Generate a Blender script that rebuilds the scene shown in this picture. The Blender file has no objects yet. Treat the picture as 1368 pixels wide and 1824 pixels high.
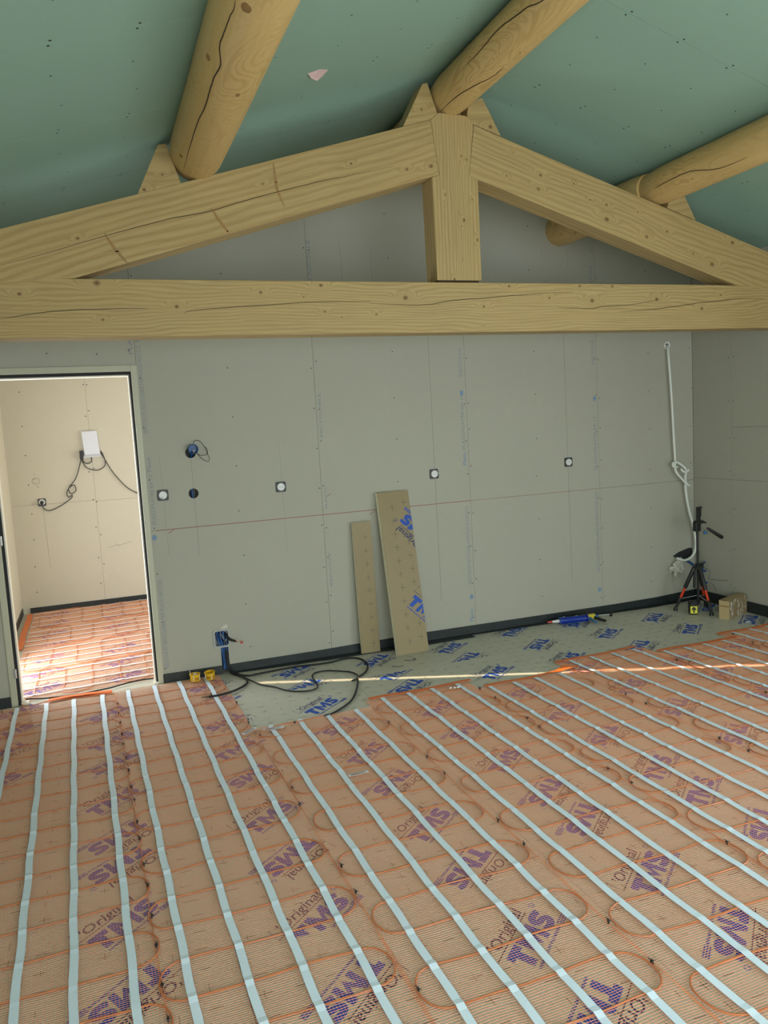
import bpy, bmesh, math, random
from mathutils import Vector, Matrix
random.seed(7)
SC = bpy.context.scene
COL = SC.collection
PI = math.pi

# ------------------------------------------------------------------ camera
F_PX, PITCH, ROLL, YAW = 1408.05, 0.1089612, -0.0563729, 0.3506488
CAM_H = 1.684
def camera():
    cy, sy = math.cos(YAW), math.sin(YAW)
    fw, rt, up = Vector((sy, cy, 0)), Vector((cy, -sy, 0)), Vector((0, 0, 1))
    f2 = fw*math.cos(PITCH) - up*math.sin(PITCH)
    u2 = up*math.cos(PITCH) + fw*math.sin(PITCH)
    r3 = rt*math.cos(ROLL) + u2*math.sin(ROLL)
    u3 = u2*math.cos(ROLL) - rt*math.sin(ROLL)
    cd = bpy.data.cameras.new('camera')
    cd.sensor_fit = 'VERTICAL'; cd.sensor_height = 36.0
    cd.lens = F_PX/1824*36.0
    cd.clip_start = 0.05; cd.clip_end = 100
    o = bpy.data.objects.new('camera', cd); COL.objects.link(o)
    m = Matrix((r3, u3, -f2)).transposed().to_4x4()
    m.translation = Vector((0, 0, CAM_H))
    o.matrix_world = m
    SC.camera = o
camera()

# ------------------------------------------------------------------ light
SC.view_settings.view_transform = 'Standard'
SC.view_settings.look = 'None'
SC.view_settings.gamma = 1.0
SC.view_settings.use_curve_mapping = False
SC.view_settings.exposure = 0.12

w = bpy.data.worlds.new('sky'); SC.world = w; w.use_nodes = True
bgn = w.node_tree.nodes['Background']
bgn.inputs[0].default_value = (0.62, 0.80, 1.0, 1); bgn.inputs[1].default_value = 1.0

def area(name, loc, direction, sx, sy, power, color):
    l = bpy.data.lights.new(name, 'AREA'); l.shape = 'RECTANGLE'; l.size = sx; l.size_y = sy
    l.energy = power; l.color = color
    o = bpy.data.objects.new(name, l); COL.objects.link(o); o.location = loc
    o.rotation_euler = Vector(direction).to_track_quat('-Z', 'Y').to_euler()
    return o
# the wide glazed opening in the gable behind the camera
area('daylight_front', (1.9, -2.45, 1.08), (0, 1, -.12), 3.6, 2.1, 80, (0.74, 0.90, 1.0))
# added fill lamps in front of the solid side walls, brightening the near floor
area('fill_right', (4.88, 0.25, 1.08), (-1, 0, -.42), 3.6, 2.1, 118, (0.84, 0.94, 1.0))
area('fill_left', (-0.70, -0.9, 1.08), (1, 0, -.42), 2.4, 2.1, 135, (0.86, 0.95, 1.0))
# added warm fill lamps aimed up at the ceiling and beam undersides
area('upfill_front', (1.9, -2.40, .75), (0, 1, .40), 3.6, 1.4, 42, (1.0, 0.90, 0.72))
area('upfill_right', (4.86, 0.25, .75), (-1, 0, .60), 3.6, 1.4, 48, (1.0, 0.90, 0.72))
area('upfill_left', (-0.68, -0.9, .75), (1, 0, .60), 2.4, 1.4, 34, (1.0, 0.90, 0.72))
# the glazed opening in the left wall of the adjoining room
area('daylight_adjoining', (-0.70, 6.25, 1.02), (1, 0, 0), 0.85, 1.95, 48, (0.97, 0.98, 1.0))
area('fill_adjoining_right', (2.52, 7.2, 1.15), (-1, 0, 0), 1.8, 1.8, 42, (1.0, 0.97, 0.86))  # added fill lamp for the far wall; the side wall there is solid
sun = bpy.data.lights.new('sun', 'SUN'); sun.energy = 13.0; sun.angle = math.radians(0.53); sun.color = (1.0, 0.80, 0.55)
so = bpy.data.objects.new('sun', sun); COL.objects.link(so)
SEL = math.radians(25.5)
sdir = Vector((0.9128*math.cos(SEL), -0.4084*math.cos(SEL), math.sin(SEL)))
so.rotation_euler = sdir.to_track_quat('Z', 'Y').to_euler(); so.location = (12, -5, 6)

# ------------------------------------------------------------------ materials
class NT:
    def __init__(s, name):
        s.m = bpy.data.materials.new(name); s.m.use_nodes = True
        s.t = s.m.node_tree; s.b = s.t.nodes['Principled BSDF']
    def n(s, typ, **k):
        x = s.t.nodes.new(typ)
        for a, b in k.items(): setattr(x, a, b)
        return x
    def l(s, a, b): s.t.links.new(a, b)
    def math(s, op, a, b=None, c=None):
        x = s.n('ShaderNodeMath', operation=op)
        for i, v in enumerate((a, b, c)):
            if v is None: continue
            if isinstance(v, (int, float)): x.inputs[i].default_value = v
            else: s.l(v, x.inputs[i])
        return x.outputs[0]
    def noise(s, vec, scale, detail=3, rough=0.5, dist=0.0):
        x = s.n('ShaderNodeTexNoise'); x.inputs['Scale'].default_value = scale
        x.inputs['Detail'].default_value = detail; x.inputs['Roughness'].default_value = rough
        x.inputs['Distortion'].default_value = dist
        s.l(vec, x.inputs['Vector']); return x.outputs['Fac']
    def map(s, vec, scale=(1, 1, 1), rot=(0, 0, 0), loc=(0, 0, 0)):
        x = s.n('ShaderNodeMapping'); x.inputs['Scale'].default_value = scale
        x.inputs['Rotation'].default_value = rot; x.inputs['Location'].default_value = loc
        s.l(vec, x.inputs['Vector']); return x.outputs[0]
    def ramp(s, fac, stops):
        x = s.n('ShaderNodeValToRGB'); s.l(fac, x.inputs[0]); e = x.color_ramp.elements
        while len(e) < len(stops): e.new(0.5)
        for i, (p, c) in enumerate(stops):
            e[i].position = p; e[i].color = (*c, 1) if len(c) == 3 else c
        return x.outputs[0]
    def mix(s, fac, a, b):
        x = s.n('ShaderNodeMix', data_type='RGBA')
        for sock, v in ((x.inputs[0], fac), (x.inputs[6], a), (x.inputs[7], b)):
            if isinstance(v, (int, float)): sock.default_value = v
            elif isinstance(v, tuple): sock.default_value = (*v, 1)
            else: s.l(v, sock)
        return x.outputs[2]
    def color(s, c):
        if isinstance(c, tuple): s.b.inputs['Base Color'].default_value = (*c, 1)
        else: s.l(c, s.b.inputs['Base Color'])
    def bump(s, h, strength=0.2, dist=0.002):
        x = s.n('ShaderNodeBump'); x.inputs['Strength'].default_value = strength
        x.inputs['Distance'].default_value = dist; s.l(h, x.inputs['Height'])
        s.l(x.outputs[0], s.b.inputs['Normal'])
    def coord(s): return s.n('ShaderNodeTexCoord').outputs['Object']

def plain(name, c, rough=0.6, metal=0.0, spec=0.5, var=0.0, vs=20):
    t = NT(name); t.b.inputs['Roughness'].default_value = rough; t.b.inputs['Metallic'].default_value = metal
    t.b.inputs['Specular IOR Level'].default_value = spec
    if var:
        f = t.noise(t.coord(), vs, 4)
        t.color(t.mix(f, tuple(max(0, x*(1-var)) for x in c), tuple(min(1, x*(1+var)) for x in c)))
    else: t.color(c)
    return t.m

def board_paper(name, base, dark, spec=0.25, rough=0.8):
    t = NT(name); co = t.coord()
    big = t.noise(co, 1.3, 4, 0.6); fine = t.noise(co, 260, 3, 0.6); mid = t.noise(co, 14, 5, 0.65)
    c = t.mix(t.math('MULTIPLY', t.math('ADD', big, t.math('MULTIPLY', mid, 0.6)), 0.62), dark, base)
    c = t.mix(t.math('MULTIPLY', t.ramp(mid, [(0.66, (0, 0, 0)), (0.80, (1, 1, 1))]), 0.22), c, tuple(min(1, x*1.35) for x in base))
    c = t.mix(t.math('MULTIPLY', fine, 0.14), c, (0.2, 0.2, 0.18))
    t.color(c); t.b.inputs['Roughness'].default_value = rough; t.b.inputs['Specular IOR Level'].default_value = spec
    t.bump(fine, 0.12, 0.001)
    return t.m

M = {}
M['wall'] = board_paper('plasterboard_paper', (0.475, 0.472, 0.400), (0.415, 0.408, 0.340))
M['wall_far'] = board_paper('plasterboard_cream', (0.68, 0.645, 0.535), (0.61, 0.575, 0.47))
M['ceiling'] = board_paper('green_plasterboard', (0.275, 0.430, 0.360), (0.235, 0.380, 0.312), 0.35, 0.62)
M['backing'] = plain('backing_dark', (0.10, 0.10, 0.09), 0.9)
M['core'] = plain('plaster_core', (0.62, 0.60, 0.54), 0.9, var=0.08)
M['frame'] = plain('painted_door_frame', (0.50, 0.50, 0.38), 0.42, var=0.03)
M['lining'] = plain('door_lining', (0.80, 0.77, 0.66), 0.5)
M['black'] = plain('black_plastic', (0.012, 0.013, 0.014), 0.45)
M['black_soft'] = plain('black_rubber', (0.016, 0.018, 0.020), 0.75)
M['dark_grey'] = plain('dark_grey_plastic', (0.035, 0.04, 0.042), 0.5)
M['white'] = plain('white_plastic', (0.70, 0.72, 0.72), 0.35)
M['duct'] = plain('white_duct', (0.80, 0.83, 0.79), 0.45)
M['orange'] = plain('orange_glass_fibre', (0.81, 0.32, 0.15), 0.6)
M['cable'] = plain('copper_brown_cable', (0.52, 0.17, 0.065), 0.36, var=0.08)
M['strip'] = plain('orange_end_strip', (0.72, 0.17, 0.035), 0.5, var=0.15, vs=9)
M['flap'] = plain('bright_orange_film', (0.95, 0.19, 0.02), 0.4)
M['tape_white'] = plain('far_white_tape', (0.80, 0.76, 0.74), 0.6)
M['blue'] = plain('blue_conduit', (0.008, 0.07, 0.24), 0.4, var=0.2, vs=60)
M['blue_box'] = plain('blue_translucent_box', (0.008, 0.12, 0.30), 0.3)
M['yellow'] = plain('yellow_plastic', (0.78, 0.47, 0.01), 0.42, var=0.06)
M['red'] = plain('red_anodised', (0.72, 0.06, 0.015), 0.3, 0.3)
M['grey_plastic'] = plain('light_grey_plastic', (0.42, 0.44, 0.42), 0.5)
M['steel'] = plain('zinc_steel', (0.55, 0.57, 0.58), 0.35, 0.8)
M['wool'] = plain('mineral_wool', (0.66, 0.66, 0.58), 0.95, var=0.15, vs=40)
M['print'] = plain('print_blue', (0.014, 0.080, 0.44), 0.6, var=0.12, vs=50)
M['print_navy'] = plain('print_navy_script', (0.022, 0.035, 0.13), 0.7)
M['wallprint'] = plain('wall_print_greyblue', (0.29, 0.315, 0.335), 0.8)
M['wallmark'] = plain('wall_print_blue', (0.20, 0.30, 0.44), 0.8)
M['chalk'] = plain('pencil_line', (0.22, 0.22, 0.20), 0.8)
M['chalk_red'] = plain('red_chalk_line', (0.30, 0.13, 0.10), 0.8)
M['cross'] = plain('grid_mark_ink', (0.12, 0.105, 0.08), 0.8)
M['crack'] = plain('crack_shade', (0.035, 0.022, 0.010), 0.9)  # dark brown that paints the shade down inside the cracks
M['band'] = plain('summerwood_brown', (0.25, 0.135, 0.045), 0.7)
M['band_soft'] = plain('summerwood_soft', (0.40, 0.265, 0.105), 0.65, var=.12, vs=30)
M['streak'] = plain('knot_streak_brown', (0.30, 0.175, 0.065), 0.7, var=.3, vs=60)
M['foam'] = plain('pale_foam_edge', (0.90, 0.88, 0.68), 0.8, var=0.05)
M['label'] = plain('silver_label', (0.72, 0.70, 0.74), 0.3, var=0.1, vs=60)
M['pink'] = plain('pinkish_paper', (0.72, 0.52, 0.54), 0.7, var=0.1)
M['lens'] = plain('dark_glass', (0.01, 0.01, 0.012), 0.08)
M['gun_blue'] = plain('royal_blue_cartridge', (0.005, 0.03, 0.30), 0.35, var=0.35, vs=45)
M['gun_teal'] = plain('steel_blue_handle', (0.05, 0.17, 0.32), 0.45)
M['redcap'] = plain('red_cap', (0.50, 0.06, 0.05), 0.5)

def mk_tape():
    t = NT('pale_blue_tape'); co = t.coord()
    f = t.noise(co, 190, 3, 0.6)
    t.color(t.mix(f, (0.64, 0.79, 0.93), (0.78, 0.90, 0.99)))
    t.b.inputs['Roughness'].default_value = 0.55
    t.bump(f, 0.3, 0.002); return t.m
M['tape'] = mk_tape()

def mk_edge():
    t = NT('perimeter_foam'); co = t.coord()
    f = t.noise(co, 9, 5, 0.6); g = t.noise(co, 60, 4, 0.6)
    c = t.mix(f, (0.006, 0.010, 0.011), (0.024, 0.034, 0.036))
    c = t.mix(t.math('MULTIPLY', t.ramp(g, [(0.55, (0, 0, 0)), (0.75, (1, 1, 1))]), 0.12), c, (0.14, 0.18, 0.18))
    t.color(c); t.b.inputs['Roughness'].default_value = 0.5; t.bump(f, 0.4, 0.01); return t.m
M['edge'] = mk_edge()

def mk_kraft(name, a, b, coat):
    t = NT(name); co = t.coord()
    big = t.noise(co, 2.2, 5, 0.6, 0.3); mid = t.noise(co, 23, 5, 0.65, 0.4); fine = t.noise(co, 300, 3)
    c = t.mix(big, a, b)
    c = t.mix(t.math('MULTIPLY', t.ramp(mid, [(0.60, (0, 0, 0)), (0.75, (1, 1, 1))]), 0.22), c, tuple(min(1, x*1.45) for x in b))
    c = t.mix(t.math('MULTIPLY', fine, 0.10), c, (0.12, 0.10, 0.07))
    t.color(c); t.b.inputs['Roughness'].default_value = 0.42
    t.b.inputs['Specular IOR Level'].default_value = coat
    t.bump(t.math('ADD', mid, t.math('MULTIPLY', big, 1.5)), 0.22, 0.006); return t.m
M['floor'] = mk_kraft('kraft_facing_sheen', (0.53, 0.515, 0.43), (0.65, 0.635, 0.54), 0.65)  # the leaning boards' kraft, greyed and lightened to stand for reflected daylight
M['kraft'] = mk_kraft('brown_kraft_facing', (0.285, 0.222, 0.112), (0.325, 0.258, 0.136), 0.35)

def wood(name, knots=(), origin=(0, 0, 0), angle=0.0, freq=26, light=(0.430, 0.316, 0.145), dark=(0.25, 0.165, 0.064), seed=0.0, straight=0.5):
    """grain runs along local x after turning by -angle about y; knots are (x, z, r) in world units"""
    t = NT(name); co = t.coord()
    v = t.map(co, rot=(0, angle, 0), loc=(0, 0, 0))
    sp = t.n('ShaderNodeSeparateXYZ'); t.l(v, sp.inputs[0]); X, Y, Z = sp.outputs
    ca, sa = math.cos(angle), math.sin(angle)
    lowv = t.map(v, scale=(0.55, 2.0, 2.6), loc=(seed, seed*0.7, 0))
    low = t.noise(lowv, 1.6, 3, 0.5, 0.2)
    field = t.math('ADD', t.math('MULTIPLY', t.math('ADD', Z, t.math('MULTIPLY', Y, 0.6)), straight), t.math('MULTIPLY', low, 0.13))
    dark_k = None
    for kx, kz, kr in knots:
        px, pz = kx-origin[0], kz-origin[2]
        qx, qz = ca*px + sa*pz, -sa*px + ca*pz
        dx = t.math('SUBTRACT', X, qx); dz = t.math('SUBTRACT', Z, qz)
        e1 = t.math('ADD', t.math('POWER', t.math('ABSOLUTE', t.math('DIVIDE', dx, kr*4.2)), 2.0), t.math('POWER', t.math('ABSOLUTE', t.math('DIVIDE', dz, kr*1.9)), 2.0))
        g = t.math('POWER', 2.718, t.math('MULTIPLY', e1, -1.0))
        field = t.math('ADD', field, t.math('MULTIPLY', g, min(0.10, kr*6.5)))
        e2 = t.math('ADD', t.math('POWER', t.math('ABSOLUTE', t.math('DIVIDE', dx, kr)), 2.0), t.math('POWER', t.math('ABSOLUTE', t.math('DIVIDE', dz, kr*0.85)), 2.0))
        k = t.math('POWER', 2.718, t.math('MULTIPLY', t.math('POWER', e2, 1.6), -1.0))
        dark_k = k if dark_k is None else t.math('MAXIMUM', dark_k, k)
    rings = t.math('SINE', t.math('MULTIPLY', field, freq*6.28))
    rings = t.math('POWER', t.math('ADD', t.math('MULTIPLY', rings, 0.5), 0.5), 1.7)
    fib = t.noise(t.map(v, scale=(3.0, 90, 90)), 1.0, 4, 0.6)
    patch = t.noise(t.map(v, scale=(0.8, 3, 3), loc=(seed, 0, 0)), 1.5, 3)
    c = t.mix(t.math('MULTIPLY', rings, 0.50), light, dark)
    c = t.mix(t.math('MULTIPLY', t.ramp(fib, [(0.40, (0, 0, 0)), (0.72, (1, 1, 1))]), 0.30), c, tuple(x*0.72 for x in dark))
    c = t.mix(t.math('MULTIPLY', t.ramp(patch, [(0.40, (0, 0, 0)), (0.7, (1, 1, 1))]), 0.30), c, (light[0]*1.02, light[1]*0.93, light[2]*0.78))
    if dark_k is not None:
        c = t.mix(t.math('MULTIPLY', dark_k, 0.85), c, (0.13, 0.055, 0.018))
    t.color(c); t.b.inputs['Roughness'].default_value = 0.55; t.b.inputs['Specular IOR Level'].default_value = 0.3
    t.bump(fib, 0.12, 0.002)
    return t.m

def log_mat(name, seed):
    t = NT(name); co = t.coord()
    v = t.map(co, scale=(1, 0.34, 1), loc=(seed, seed, 0))
    n1 = t.noise(v, 5.0, 2, 0.45, 1.3)
    rings = t.math('POWER', t.math('ADD', t.math('MULTIPLY', t.math('SINE', t.math('MULTIPLY', n1, 85)), 0.5), 0.5), 2.6)
    mask = t.ramp(t.noise(v, 3.0, 3, 0.5), [(0.40, (0, 0, 0)), (0.62, (1, 1, 1))])
    fib = t.noise(t.map(co, scale=(60, 2.2, 60)), 1.0, 4, 0.6)
    big = t.noise(t.map(co, scale=(2, 0.7, 2), loc=(0, seed, 0)), 1.6, 3)
    c = t.mix(big, (0.52, 0.355, 0.140), (0.64, 0.455, 0.210))
    c = t.mix(t.math('MULTIPLY', t.math('MULTIPLY', rings, mask), 0.60), c, (0.40, 0.24, 0.075))
    c = t.mix(t.math('MULTIPLY', t.ramp(fib, [(0.45, (0, 0, 0)), (0.75, (1, 1, 1))]), 0.30), c, (0.42, 0.26, 0.085))
    t.color(c); t.b.inputs['Roughness'].default_value = 0.5; t.b.inputs['Specular IOR Level'].default_value = 0.35
    t.bump(t.math('ADD', fib, t.math('MULTIPLY', big, 2.0)), 0.2, 0.004)
    return t.m

# ------------------------------------------------------------------ mesh helpers
class MB:
    def __init__(s): s.v = []; s.f = []
    def add(s, vs, fs):
        o = len(s.v); s.v += [tuple(p) for p in vs]; s.f += [tuple(i+o for i in f) for f in fs]; return s
    def box(s, a, b):
        x0, y0, z0 = a; x1, y1, z1 = b
        return s.add([(x0,y0,z0),(x1,y0,z0),(x1,y1,z0),(x0,y1,z0),(x0,y0,z1),(x1,y0,z1),(x1,y1,z1),(x0,y1,z1)],
                     [(0,3,2,1),(4,5,6,7),(0,1,5,4),(1,2,6,5),(2,3,7,6),(3,0,4,7)])
    def prism_xz(s, poly, y0, y1):
        n = len(poly)
        ar = sum(poly[i][0]*poly[(i+1)%n][1]-poly[(i+1)%n][0]*poly[i][1] for i in range(n))
        if ar < 0: poly = poly[::-1]
        vs = [(x, y0, z) for x, z in poly] + [(x, y1, z) for x, z in poly]
        return s.add(vs, [tuple(range(n)), tuple(range(2*n-1, n-1, -1))] + [(i, i+n, (i+1)%n+n, (i+1)%n) for i in range(n)])
    def prism_xy(s, poly, z0, z1):
        n = len(poly)
        ar = sum(poly[i][0]*poly[(i+1)%n][1]-poly[(i+1)%n][0]*poly[i][1] for i in range(n))
        if ar < 0: poly = poly[::-1]
        vs = [(x, y, z0) for x, y in poly] + [(x, y, z1) for x, y in poly]
        return s.add(vs, [tuple(range(n-1, -1, -1)), tuple(range(n, 2*n))] + [(i, (i+1)%n, (i+1)%n+n, i+n) for i in range(n)])
    def tube(s, pts, r, n=8, closed=False, caps=True):
        P = [Vector(p) for p in pts]; m = len(P)
        R = r if isinstance(r, (list, tuple)) else [r]*m
        T = []
        for i in range(m):
            a = P[(i-1) % m] if (closed or i > 0) else P[0]
            b = P[(i+1) % m] if (closed or i < m-1) else P[-1]
            d = b-a
            T.append(d.normalized() if d.length > 1e-9 else Vector((0, 0, 1)))
        ref = Vector((0, 0, 1)) if abs(T[0].z) < 0.9 else Vector((1, 0, 0))
        N = T[0].cross(ref).normalized(); vs = []
        for i in range(m):
            if i: 
                N = N - T[i]*N.dot(T[i]); N.normalize()
            B = T[i].cross(N)
            for k in range(n):
                a = 2*PI*k/n
                vs.append(P[i] + (N*math.cos(a) + B*math.sin(a))*R[i])
        fs = []
        for i in range(m if closed else m-1):
            j = (i+1) % m
            for k in range(n):
                fs.append((i*n+k, i*n+(k+1)%n, j*n+(k+1)%n, j*n+k))
        if caps and not closed:
            fs.append(tuple(range(n-1, -1, -1))); fs.append(tuple(range((m-1)*n, m*n)))
        return s.add(vs, fs)
    def ribbon(s, pts, wd, up=(0, 0, 1), th=0.0006):
        """a flat strip along pts lying in the plane whose normal is up"""
        U = Vector(up).normalized(); P = [Vector(p) for p in pts]; m = len(P)
        W = wd if isinstance(wd, (list, tuple)) else [wd]*m
        vs = []
        for i in range(m):
            d = (P[min(i+1, m-1)] - P[max(i-1, 0)]).normalized(); sd = d.cross(U).normalized()*W[i]/2
            vs += [P[i]-sd, P[i]+sd, P[i]-sd+U*th, P[i]+sd+U*th]
        fs = []
        for i in range(m-1):
            a = 4*i; b = a+4
            fs += [(a+2, a+3, b+3, b+2), (a, b, b+1, a+1), (a, a+2, b+2, b), (a+1, b+1, b+3, a+3)]
        fs += [(0, 1, 3, 2), (4*m-4, 4*m-2, 4*m-1, 4*m-3)]
        return s.add(vs, fs)
    def lathe(s, prof, c=(0, 0, 0), axis='z', n=20):
        vs = []; m = len(prof)
        for r, h in prof:
            for k in range(n):
                a = 2*PI*k/n; x, y = r*math.cos(a), r*math.sin(a)
                p = {'z': (x, y, h), 'y': (x, h, y), 'x': (h, x, y)}[axis]
                vs.append((p[0]+c[0], p[1]+c[1], p[2]+c[2]))
        fs = [(i*n+k, i*n+(k+1)%n, (i+1)*n+(k+1)%n, (i+1)*n+k) for i in range(m-1) for k in range(n)]
        fs.append(tuple(range(n-1, -1, -1))); fs.append(tuple(range((m-1)*n, m*n)))
        return s.add(vs, fs)

def smooth_path(pts, sub=5):
    P = [Vector(p) for p in pts]; out = []
    for i in range(len(P)-1):
        p0, p1, p2, p3 = P[max(i-1, 0)], P[i], P[i+1], P[min(i+2, len(P)-1)]
        for k in range(sub):
            t = k/sub
            out.append(0.5*((2*p1)+(p2-p0)*t+(2*p0-5*p1+4*p2-p3)*t*t+(3*p1-p0-3*p2+p3)*t*t*t))
    out.append(P[-1]); return out

def fix(me):
    bm = bmesh.new(); bm.from_mesh(me); bmesh.ops.recalc_face_normals(bm, faces=bm.faces); bm.to_mesh(me); bm.free()

def obj(name, mb, mat, parent=None, smooth=False, bevel=0.0, recalc=False, kind=None, label=None, mats=None):
    off = Vector(parent_origin(parent)) if parent else Vector((0, 0, 0))
    me = bpy.data.meshes.new(name)
    vs = [(a-off.x, b-off.y, c-off.z) for a, b, c in mb.v] if off.length else mb.v
    me.from_pydata(vs, [], mb.f); me.update()
    if recalc: fix(me)
    o = bpy.data.objects.new(name, me); COL.objects.link(o)
    if mat: me.materials.append(M[mat] if isinstance(mat, str) else mat)
    if smooth:
        for p in me.polygons: p.use_smooth = True
        try: me.set_sharp_from_angle(angle=math.radians(40))
        except Exception: pass
    if bevel:
        b = o.modifiers.new('bevel', 'BEVEL'); b.width = bevel; b.segments = 2; b.limit_method = 'ANGLE'
    if parent: o.parent = parent
    if kind: o['kind'] = kind
    if label: o['label'] = label
    return o
def parent_origin(p):
    v = Vector((0, 0, 0))
    while p: v += p.location; p = p.parent
    return v
def thing(name, label, cat, loc=(0, 0, 0), group=None):
    o = bpy.data.objects.new(name, None); COL.objects.link(o); o.location = loc; o.empty_display_size = 0.1
    o['label'] = label; o['category'] = cat
    if group: o['group'] = group
    return o
def tag(o, label, cat, group=None):
    o['label'] = label; o['category'] = cat
    if group: o['group'] = group
    return o
def struct(name, mb, mat, label, cat, **k):
    o = obj(name, mb, mat, **k); o['kind'] = 'structure'; o['label'] = label; o['category'] = cat; return o

def clip(poly, a, b, c):
    """keep a*x+b*z<=c"""
    out = []
    for i in range(len(poly)):
        p, q = poly[i], poly[(i+1) % len(poly)]
        dp, dq = a*p[0]+b*p[1]-c, a*q[0]+b*q[1]-c
        if dp <= 0: out.append(p)
        if dp*dq < 0:
            t = dp/(dp-dq); out.append((p[0]+(q[0]-p[0])*t, p[1]+(q[1]-p[1])*t))
    return out
def cut(o, cutter_mb):
    """carve a real hole: boolean applied to the mesh, the cutter is removed again"""
    off = parent_origin(o)
    me = bpy.data.meshes.new('c'); me.from_pydata([(a, b, c) for a, b, c in cutter_mb.v], [], cutter_mb.f); fix(me)
    c = bpy.data.objects.new('c', me); COL.objects.link(c)
    md = o.modifiers.new('b', 'BOOLEAN'); md.operation = 'DIFFERENCE'; md.object = c; md.solver = 'EXACT'
    dg = bpy.context.evaluated_depsgraph_get(); dg.update()
    nm = bpy.data.meshes.new_from_object(o.evaluated_get(dg)); o.modifiers.remove(md)
    o.data = nm; bpy.data.objects.remove(c); bpy.data.meshes.remove(me)

def text_mesh(body, size, offset=0.0, shear=0.0, align='LEFT'):
    cu = bpy.data.curves.new('t', 'FONT'); cu.body = body; cu.size = size; cu.offset = offset; cu.shear = shear
    cu.align_x = align; cu.resolution_u = 2; cu.fill_mode = 'FRONT'
    o = bpy.data.objects.new('t', cu); COL.objects.link(o)
    dg = bpy.context.evaluated_depsgraph_get(); dg.update()
    me = bpy.data.meshes.new_from_object(o.evaluated_get(dg))
    vs = [tuple(v.co) for v in me.vertices]; fs = [tuple(p.vertices) for p in me.polygons]
    bpy.data.objects.remove(o); bpy.data.curves.remove(cu); bpy.data.meshes.remove(me)
    return vs, fs

# ------------------------------------------------------------------ measures of the room
YB = 5.543                       # face of the back wall
XL, XR = -0.75, 4.93
YF = -2.6
def roofL(x): return 3.060+0.3*x
def roofR(x): return 4.345-0.3*x
XRIDGE = (4.345-3.060)/.6

# ------------------------------------------------------------------ printed logo of the insulation boards
def thick(path, wd):
    m = MB(); m.ribbon([(x, y, 0) for x, y in path], wd, (0, 0, 1), 0.0002); return m
def logo_parts():
    """local x along the lettering, local y up; about 0.30 wide"""
    sh = lambda p: (p[0]+0.20*(p[1]+0.05), p[1])
    big = MB()
    def poly(ps): 
        vs = [(*sh(p), 0) for p in ps]; big.add(vs, [tuple(range(len(vs)))])
    poly([(-.146,.008),(-.073,.008),(-.073,.035),(-.146,.035)]); poly([(-.124,-.05),(-.094,-.05),(-.094,.008),(-.124,.008)])
    # M
    poly([(-.064,-.05),(-.040,-.05),(-.040,.035),(-.064,.035)]); poly([(.010,-.05),(.034,-.05),(.034,.035),(.010,.035)])
    poly([(-.040,.035),(-.040,.000),(-.0155,-.045),(-.0145,-.012)]); poly([(.010,.035),(-.0145,-.012),(-.0155,-.045),(.010,.000)])
    # S
    sp = [(.108,.016),(.098,.0215),(.080,.0235),(.062,.020),(.054,.010),(.058,.000),(.074,-.0055),(.092,-.0105),(.099,-.020),(.093,-.032),(.076,-.0375),(.058,-.036),(.044,-.030)]
    sp = [tuple(p)[:2] for p in smooth_path([(a, b, 0) for a, b in sp], 3)]
    sp = [sh(p) for p in sp]
    t = MB(); t.ribbon([(x, y, 0) for x, y in sp], 0.024, (0, 0, 1), 0.0002); big.add(t.v, t.f)
    # registered mark
    t = MB(); t.tube([(.148+.009*math.cos(a), .044+.009*math.sin(a), 0) for a in [i*PI/6 for i in range(12)]], .0012, 4, True); big.add(t.v, t.f)
    # rule of tiny lettering under the name, ending in a small block
    vs, fs = text_mesh('PANNEAU ISOLANT POLYURETHANE', 0.0125, 0.0006); x1 = max(v[0] for v in vs)
    k = 0.215/x1
    big.add([(v[0]*k-.128, v[1]-.070, 0) for v in vs], fs)
    for i in range(3):
        t = MB(); t.ribbon([(.092, -.072+i*.008, 0), (.152, -.072+i*.008, 0)], .0045, (0, 0, 1), .0002); big.add(t.v, t.f)
    scr = MB()
    vs, fs = text_mesh("'Original", 0.062, 0.0006, 0.30); x1 = max(v[0] for v in vs); k = 0.235/x1
    scr.add([(v[0]*k-.122, v[1]*0.95+.062, 0) for v in vs], fs)
    for p in ([(-.133,.112),(-.154,.051),(.105,.051)],):
        t = MB(); t.ribbon([(x, y, 0) for x, y in p], .0032, (0, 0, 1), .0002); scr.add(t.v, t.f)
    for q in (big, scr): q.v = [(a*1.08, b*1.08, c) for a, b, c in q.v]
    return big, scr
LOGO_BIG, LOGO_SCR = logo_parts()
def logo_mesh():
    me = bpy.data.meshes.new('logo'); n = len(LOGO_BIG.v)
    me.from_pydata(LOGO_BIG.v + LOGO_SCR.v, [], LOGO_BIG.f + [tuple(i+n for i in f) for f in LOGO_SCR.f])
    me.materials.append(M['print']); me.materials.append(M['print_navy'])
    nb = len(LOGO_BIG.f)
    for i, p in enumerate(me.polygons): p.material_index = 0 if i < nb else 1
    return me
LOGO = logo_mesh()
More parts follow.
